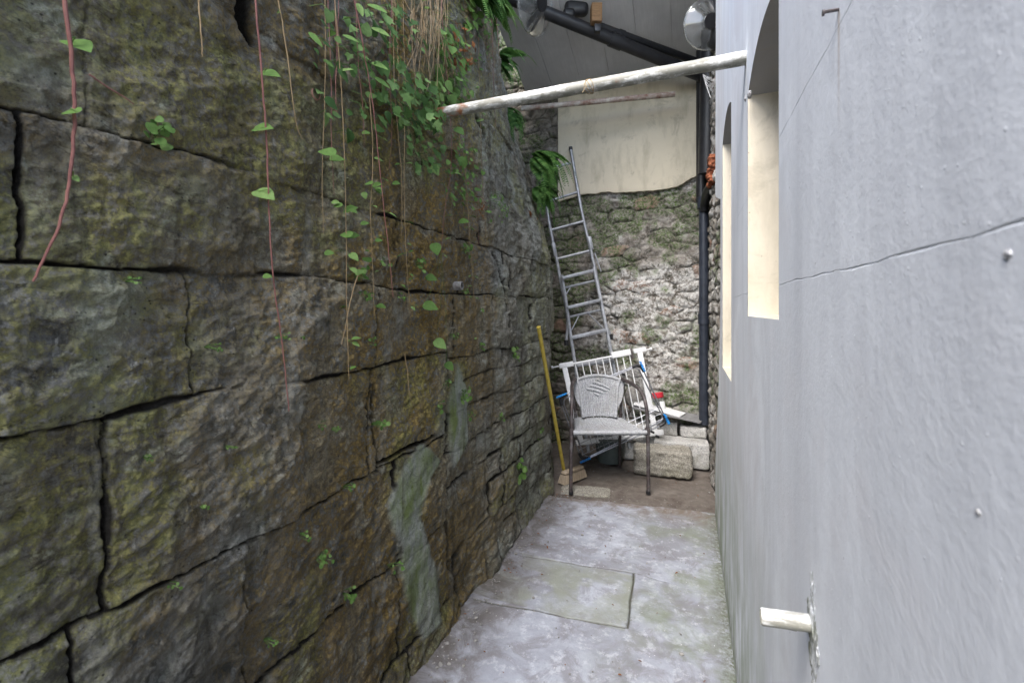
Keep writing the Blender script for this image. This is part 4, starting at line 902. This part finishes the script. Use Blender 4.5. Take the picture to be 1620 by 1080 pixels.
vine('bare tan stem to the right of the long red vine', [(436, -20), (452, 70), (468, 190), (478, 220)], -.86, .0016, MTAN, [(441, 20, 8, .3)])
vine('short bare tan stem dangling above the broad grey stones', [(314, -20), (317, 40), (320, 90)], -.86, .0016, MTAN, [])
vine('slim leafy vine ending beside the mossy brown block, right of the long red vine', [(528, -20), (540, 140), (547, 330), (548, 460), (552, 600)], -.88, .0015, MTAN, [(515, 240, 30, 2.9), (535, 251, 24, .1), (532, 320, 14, 0), (533, 325, 16, 3.1), (556, 330, 24, .3), (546, 371, 22, 3.0), (560, 372, 22, .2), (522, 400, 16, .1), (570, 430, 16, .4)], extra=6)
vine('vine carrying large bright lance shaped leaves at the top of the wall', [(556, -20), (572, 60), (590, 170), (604, 300), (614, 390), (622, 470)], -.84, .0018, MRED, [(597, 12, 42, -.3), (602, 49, 40, -.35), (600, 103, 38, -.3), (605, 130, 34, -.4), (500, 62, 34, -.7), (555, 60, 30, -.2), (548, 110, 26, .2), (570, 15, 30, -1.1), (520, 100, 22, -.5)], shape=LANCE, extra=4)
vine('tangled middle vine with small paired leaves below the lance leaves', [(585, 150), (590, 250), (586, 340), (590, 430), (592, 500)], -.88, .0014, MTAN, [(582, 290, 16, 3.0), (598, 292, 18, .2), (577, 310, 12, -1.2), (578, 353, 14, .2), (600, 380, 12, .1), (580, 210, 14, .0)], extra=8)
vine('vine dropping past the white pipe end with heart shaped leaves under it', [(697, -20), (703, 80), (712, 170), (714, 260), (704, 330), (698, 400)], -.90, .0014, MRED, [(710, 62, 22, -1.0), (728, 208, 20, -.6), (690, 270, 20, -1.0), (733, 258, 20, -1.0), (735, 350, 18, 0), (690, 395, 22, -1.2), (684, 440, 20, -.2), (683, 485, 26, -.2), (698, 545, 24, -.5), (712, 580, 18, -.7)], extra=8)
vine('red stem pair hanging free in front of the dark soffit', [(775, -20), (779, 60), (781, 140), (784, 200)], -.96, .0016, MRED, [(778, 92, 5, 0)])
vine('free hanging red stem just right of the paired stem', [(779, -20), (786, 40), (791, 100)], -.97, .0014, MRED, [(789, 40, 8, .2)])
vine('thin vine with tiny leaves and reddish tips above the far stones', [(757, 60), (760, 200), (764, 300), (770, 390)], -.95, .0013, MTAN, [(762, 110, 9, 0), (753, 138, 14, .1), (760, 190, 14, .2), (757, 300, 12, .1)], extra=12, exsize=(.01, .02))
vine('dead tan vine strings bunched near the top above the pipe', [(664, -20), (672, 60), (680, 120), (685, 160)], -.90, .0016, MTAN, [], extra=3)
vine('pale dry twig vine curving down between small weeds', [(640, 560), (645, 590), (648, 625), (655, 640)], -.92, .0014, MTAN, [])
vine('grey rooty stem slanting across the mossy middle blocks', [(568, 430), (556, 470), (546, 520), (540, 545)], -.91, .0016, MTAN, [])
vine('short pinkish stem stub sloping over the upper left stones', [(142, 118), (165, 135), (190, 150), (212, 165)], -.90, .0014, MRED, [])
vine('thin trailing stem dotted with small round leaves above the yellow broom side', [(735, 250), (742, 360), (750, 470), (757, 560)], -.93, .0012, MTAN, [], extra=16, exsize=(.012, .024), shape=ROUND)
vine('fine vine in the centre of the wall carrying spaced small leaves', [(640, 200), (640, 330), (644, 430), (650, 500)], -.91, .0012, MTAN, [(628, 290, 14, 0)], extra=9, exsize=(.012, .022))
for k in range(14):
    x0 = rv(455, 770); y1_ = rv(120, 420); rk = rv(-6, 14)
    vine('hair thin bare stem among the other vines hanging on the upper wall', [(x0, -20), (x0+rk*.4+rv(-3, 3), y1_*.4), (x0+rk*.8+rv(-3, 3), y1_*.75), (x0+rk, y1_)], rv(-.93, -.86) if x0 < 700 else -.97, .0010, random.choice((MTAN, MRED)), [], group='hair thin bare stems on the upper wall')
# ivy and ferns at the top
def clump(name, label, cat, cx, cy, sx, sy, n_, X, size, shape, mat_, group=None, stems=True, tan=False):
    c_ = onX(cx, cy, X); t = thing(name, c_, label, cat, group); mb = MB(); sm = MB()
    dcen = -c_.x*ST+c_.y*CT
    for i in range(n_):
        a = rv(0, 2*math.pi); r_ = math.sqrt(random.random())
        p = onX(cx+sx*r_*math.cos(a), cy+sy*r_*math.sin(a), X+rv(-.05, .07)); s_ = rv(*size)
        an = rv(-2.4, .4) if random.random() < .7 else rv(-3, 3); tip = Vector((rv(.0, .6), math.cos(an), math.sin(an)))
        leaf(mb, p, s_, tip, Vector((1, rv(-.9, .3), rv(.1, 1.2))), shape, rv(.05, .3), rv(0, .3))
        if stems and i % 3 == 0:
            q_ = p+Vector((-.05, rv(-.04, .04), rv(.0, .06))); sm.tube([p, (p+q_)/2+Vector((.01, 0, .01)), q_], .0009, 5)
    mb.add(sm.v, sm.f); obj('leaves', mb, mat_, t)
    return t
clump('ivy_patch', 'dense ivy patch with dark glossy leaves around the left end of the white pipe', 'ivy', 655, 165, 62, 42, 85, -.90, (.022, .05), IVY, MIV)
clump('ivy_patch', 'looser ivy spray growing above the white pipe among lance leaves', 'ivy', 615, 80, 64, 75, 55, -.90, (.02, .045), IVY, MIV)
clump('ivy_patch', 'light green leafy patch on the wall straight above the pipe end', 'ivy', 710, 105, 26, 60, 75, -.93, (.02, .045), HEART, MLF)
clump('creeper_patch', 'fine leaved creeper hanging below the pipe on the pale stones', 'creeper', 735, 280, 30, 60, 85, -.92, (.012, .026), ROUND, MLF)
clump('creeper_patch', 'bushy small leaved tuft low on the pale far stones near the fern', 'creeper', 787, 328, 17, 26, 130, -.99, (.008, .018), ROUND, MLF)
clump('creeper_patch', 'scattered creeper leaves spreading across the top middle of the wall', 'creeper', 560, 110, 75, 110, 60, -.90, (.015, .04), HEART, MIV)
clump('dead_foliage', 'clump of rust brown dead fern hanging under the top fern', 'dead plant', 728, 75, 24, 36, 90, -.95, (.015, .045), LANCE, MDRY)
clump('dead_foliage', 'little rust red dead leaf cluster below the bushy tuft on far stones', 'dead plant', 764, 330, 6, 14, 26, -.96, (.01, .02), LANCE, MDRY)
clump('creeper_patch', 'thick light green foliage mass crowding under the top ferns', 'creeper', 745, 55, 34, 55, 170, -.99, (.018, .04), HEART, MLF)
clump('creeper_patch', 'yellow green foliage hanging above the white pipe near its left end', 'creeper', 715, 150, 34, 35, 90, -.95, (.016, .036), ROUND, MLF)
clump('ivy_patch', 'dark ivy strands creeping down below the white pipe end', 'ivy', 672, 232, 30, 45, 70, -.92, (.016, .034), IVY, MIV)
# dead hanging straw
t = thing('dry_grass_beard', onX(682, 60, -.90), 'hanging beard of straw coloured dead grass beside the top fern', 'dry grass'); mb = MB()
for i in range(60):
    x0 = rv(650, 705)+random.gauss(0, 5); y0 = rv(-20, 30); ln = rv(25, 120); mb.tube(smooth_path([onX(x0, y0, -.92+rv(-.02, .05)), onX(x0+rv(-5, 5), y0+ln*.5, -.92+rv(0, .05)), onX(x0+rv(-16, 16), y0+ln, -.91+rv(0, .04))], 3), .0009, 4)
obj('stalks', mb, MTAN, t)
def fern(label, root, fr, ln, spread, mat_=MFE, outv=Vector((1, -.3, .2)), n_=14, droop=1.0):
    t = thing('fern', root, label, 'fern', 'ferns growing from the stone wall'); mb = MB(); sm = MB()
    for k in range(n_):
        d_ = (outv+Vector((rv(-1, 1), rv(-1, 1), rv(-.6, 1)))*spread).normalized(); L_ = ln*rv(.65, 1.1); pts = []; p = Vector(root)+Vector((rv(-.02, .02), rv(-.03, .03), rv(-.02, .02))); N = 26
        for i in range(N+1):
            pts.append(p.copy()); p = p+d_*L_/N; d_ = (d_+Vector((0, 0, -droop*.075))).normalized()
        sm.tube(pts, [.0016*(1-.7*i/N) for i in range(N+1)], 5)
        for i in range(3, N+1):
            tt = i/N; w_ = L_*.19*math.sin(min(1, tt*1.35+.12)*math.pi*.93)**.8 if tt < .93 else L_*.03
            tan_ = (pts[i]-pts[i-1]).normalized(); sdv = tan_.cross(Vector((0, 0, 1)))
            if sdv.length < .05: sdv = Vector((0, 1, 0))
            sdv.normalize(); nn = sdv.cross(tan_)
            for s_ in (-1, 1): leaf(mb, pts[i], max(.006, w_), sdv*s_+tan_*.45, nn, [(0, 0), (.11, -.08), (.17, -.3), (.14, -.6), (.06, -.85), (0, -1)], .1, .2)
    mb.add(sm.v, sm.f); obj('fronds', mb, mat_, t); return t
fern('large bright green fern sprouting at the very top of the wall', onX(742, -6, -.97), 0, .30, .75, MFE, Vector((1, .1, .5)), 22, 1.3)
fern('light green fern spilling over the right of the top fern', onX(775, 12, -1.02), 0, .22, .7, MLF, Vector((.8, .5, .1)), 12, 1.2)
fern('dark green fern drooping beside the ladder top on the far stones', W(845, 255, 3.40), 0, .42, .6, MFE, Vector((1.0, -.5, .2)), 44, 1.5)
fern('lower fern hanging from the same far stones just under the ladder top fern', W(850, 300, 3.40), 0, .32, .6, MFE, Vector((.8, -.5, -.1)), 28, 1.4)
fern('shaded fern behind the white pipe at the wall end', W(802, 178, 3.1), 0, .28, .6, MFE, Vector((.7, -.4, -.1)), 16, 1.2)
fern('dim fern fronds in the dark gap above the white pipe', W(788, 100, 2.9), 0, .26, .6, MFE, Vector((.7, -.4, .0)), 14, 1.2)
clump('dead_foliage', 'brown dead fronds under the fern beside the ladder', 'dead plant', 846, 335, 10, 16, 30, -1.08, (.02, .06), LANCE, MDRY)
# small weeds in the joints
wg = 'small weeds rooted in the wall joints'
WEEDS = [(254, 214, 26, 'largest leafy weed, in the wide dark crevice at upper left'), (208, 444, 8, 'tiny weed under the crack at the left below the broad grey stone'), (334, 548, 9, 'two leaved weed by the upright joint of the second course'),
 (359, 707, 6, 'speck of a weed just under the long horizontal joint'), (314, 796, 8, 'small weed in the middle of the dark lower left block'), (270, 924, 11, 'weed rooted at the joint of the lowest left course'),
 (230, 722, 6, 'pale small weed left of the speck under the long joint'), (439, 533, 8, 'weed touching the foot of the long red vine'), (428, 1014, 7, 'lowest weed on the wall, near the bottom edge'),
 (476, 847, 9, 'weed below the corner of the mossy middle block'), (567, 436, 15, 'leafy weed cluster high on the slim leafy vine'), (571, 466, 12, 'weed right under the leafy cluster on the slim vine'),
 (601, 413, 11, 'flat leaved weed right of the leafy cluster'), (472, 529, 7, 'small weed in the white lichen bloom'), (507, 672, 9, 'weed in the middle of the squarish brown block'), (526, 678, 5, 'tiny companion weed right of the squarish block weed'),
 (596, 671, 12, 'weed growing in the upright crack between two brown blocks'), (551, 771, 9, 'weed on the joint below the squarish block'), (507, 882, 12, 'twin leaved weed on the large dark lower block'), (551, 938, 13, 'bright weed low down left of the pale mortar smear'),
 (623, 894, 10, 'single bright leaf weed at the edge of the pale mortar smear'), (693, 642, 11, 'weed above the top of the pale mortar smear'), (732, 623, 12, 'heart leaved weed right of the smear on small stones'), (743, 656, 9, 'lower weed on the small coursed stones'),
 (761, 548, 9, 'weed beside the orange stained stone'), (812, 560, 14, 'leafy weed tuft left of the broom handle'), (847, 683, 13, 'weed tuft near the foot of the wall by the broom handle'), (819, 742, 18, 'tall weed tuft above the floor corner by the chair'),
 (584, 541, 10, 'weed just above the long horizontal joint'), (661, 419, 12, 'weed on the grey stones left of the round weep pipe'), (630, 466, 8, 'small weed between the grey stones'), (734, 460, 8, 'weed tucked beside the round weep pipe'),
 (762, 494, 10, 'weed to the right below the weep pipe'), (702, 608, 9, 'weed on the stone right of the long joint end'), (790, 661, 8, 'tiny weed on the darker far stones'), (716, 530, 8, 'weed between the two heart leaves'), (735, 395, 12, 'weed above the weep pipe on brown stone')]
for px, py, szp, lb in WEEDS:
    Xp = -.945 if px < 790 else (-.96 if px < 830 else -1.0); c_ = onX(px, py, Xp); dep = -c_.x*ST+c_.y*CT; w_ = szp/720*dep; mb = MB(); root = c_+Vector((-.03, 0, -.004))
    for k in range(random.randint(4, 7) if szp < 12 else random.randint(9, 15)):
        p = c_+Vector((rv(.0, .03), rv(-1, 1)*w_*.8, rv(-1, 1)*w_*.75)); s_ = w_*rv(.38, .68)
        leaf(mb, p, s_, Vector((rv(0, .6), rv(-1, 1), rv(-1, .6))), Vector((1, rv(-.8, .2), rv(.1, 1))), ROUND, .12, .2)
        mb.tube([root, (root+p)/2+Vector((0, 0, .003)), p], .0007, 4)
    obj('wall_weed', mb, MLF, label='green '+lb, cat='weed', group=wg)
# cobweb in the corner below the pipe
mb = MB(); cw = [W(1118, 135, 3.2), W(1135, 128, 3.0), W(1125, 158, 3.1), W(1112, 118, 3.25)]
for i in range(34):
    a = random.choice(cw).lerp(random.choice(cw), rv(0, 1)); b = random.choice(cw).lerp(random.choice(cw), rv(0, 1)); mb.tube([a, (a+b)/2-Vector((0, 0, rv(0, .02))), b], .0006, 3)
obj('cobweb', mb, MWH, label='torn dusty cobweb in the dark corner under the right end of the white pipe', cat='cobweb')
# grit, flakes and leaf litter
mb = MB()
def grit(x, y, s_, z=.006):
    b = bmesh.new(); bmesh.ops.create_icosphere(b, subdivisions=1, radius=s_)
    for v in b.verts: v.co = Vector((v.co.x*rv(.7, 1.4), v.co.y*rv(.7, 1.4), v.co.z*.5))
    mb.bm(b, Matrix.Translation(Vector((x, y, z))))
for i in range(650):
    edge_ = random.random()
    if edge_ < .55: x = -.93+abs(random.gauss(0, .07)); y = rv(.9, 3.2)
    elif edge_ < .75: x = rv(-.9, .14); y = 3.2+random.gauss(.02, .12)
    else: x = rv(-.9, .15); y = rv(.9, 4.2)
    grit(x, y, rv(.0015, .005) if random.random() < .93 else rv(.006, .011), .004 if y < 3.2 else -.006)
obj('grit', mb, MPE, smooth=False, kind='stuff', label='scattered grit and stone chips over the concrete floor', cat='grit', base=(0, 0, 0))
mb = MB()
for i in range(120):
    x = rv(-.93, .14) if random.random() < .5 else -.9+abs(random.gauss(0, .08)); y = rv(1.0, 3.9); leaf(mb, Vector((x, y, .008 if y < 3.2 else 0)), rv(.006, .02), Vector((rv(-1, 1), rv(-1, 1), rv(-.1, .2))), Vector((rv(-.3, .3), rv(-.3, .3), 1)), LANCE, .3, .3)
obj('leaf_litter', mb, MDRY, kind='stuff', label='tiny brown dead leaf bits strewn on the floor', cat='leaf litter', base=(0, 0, 0))
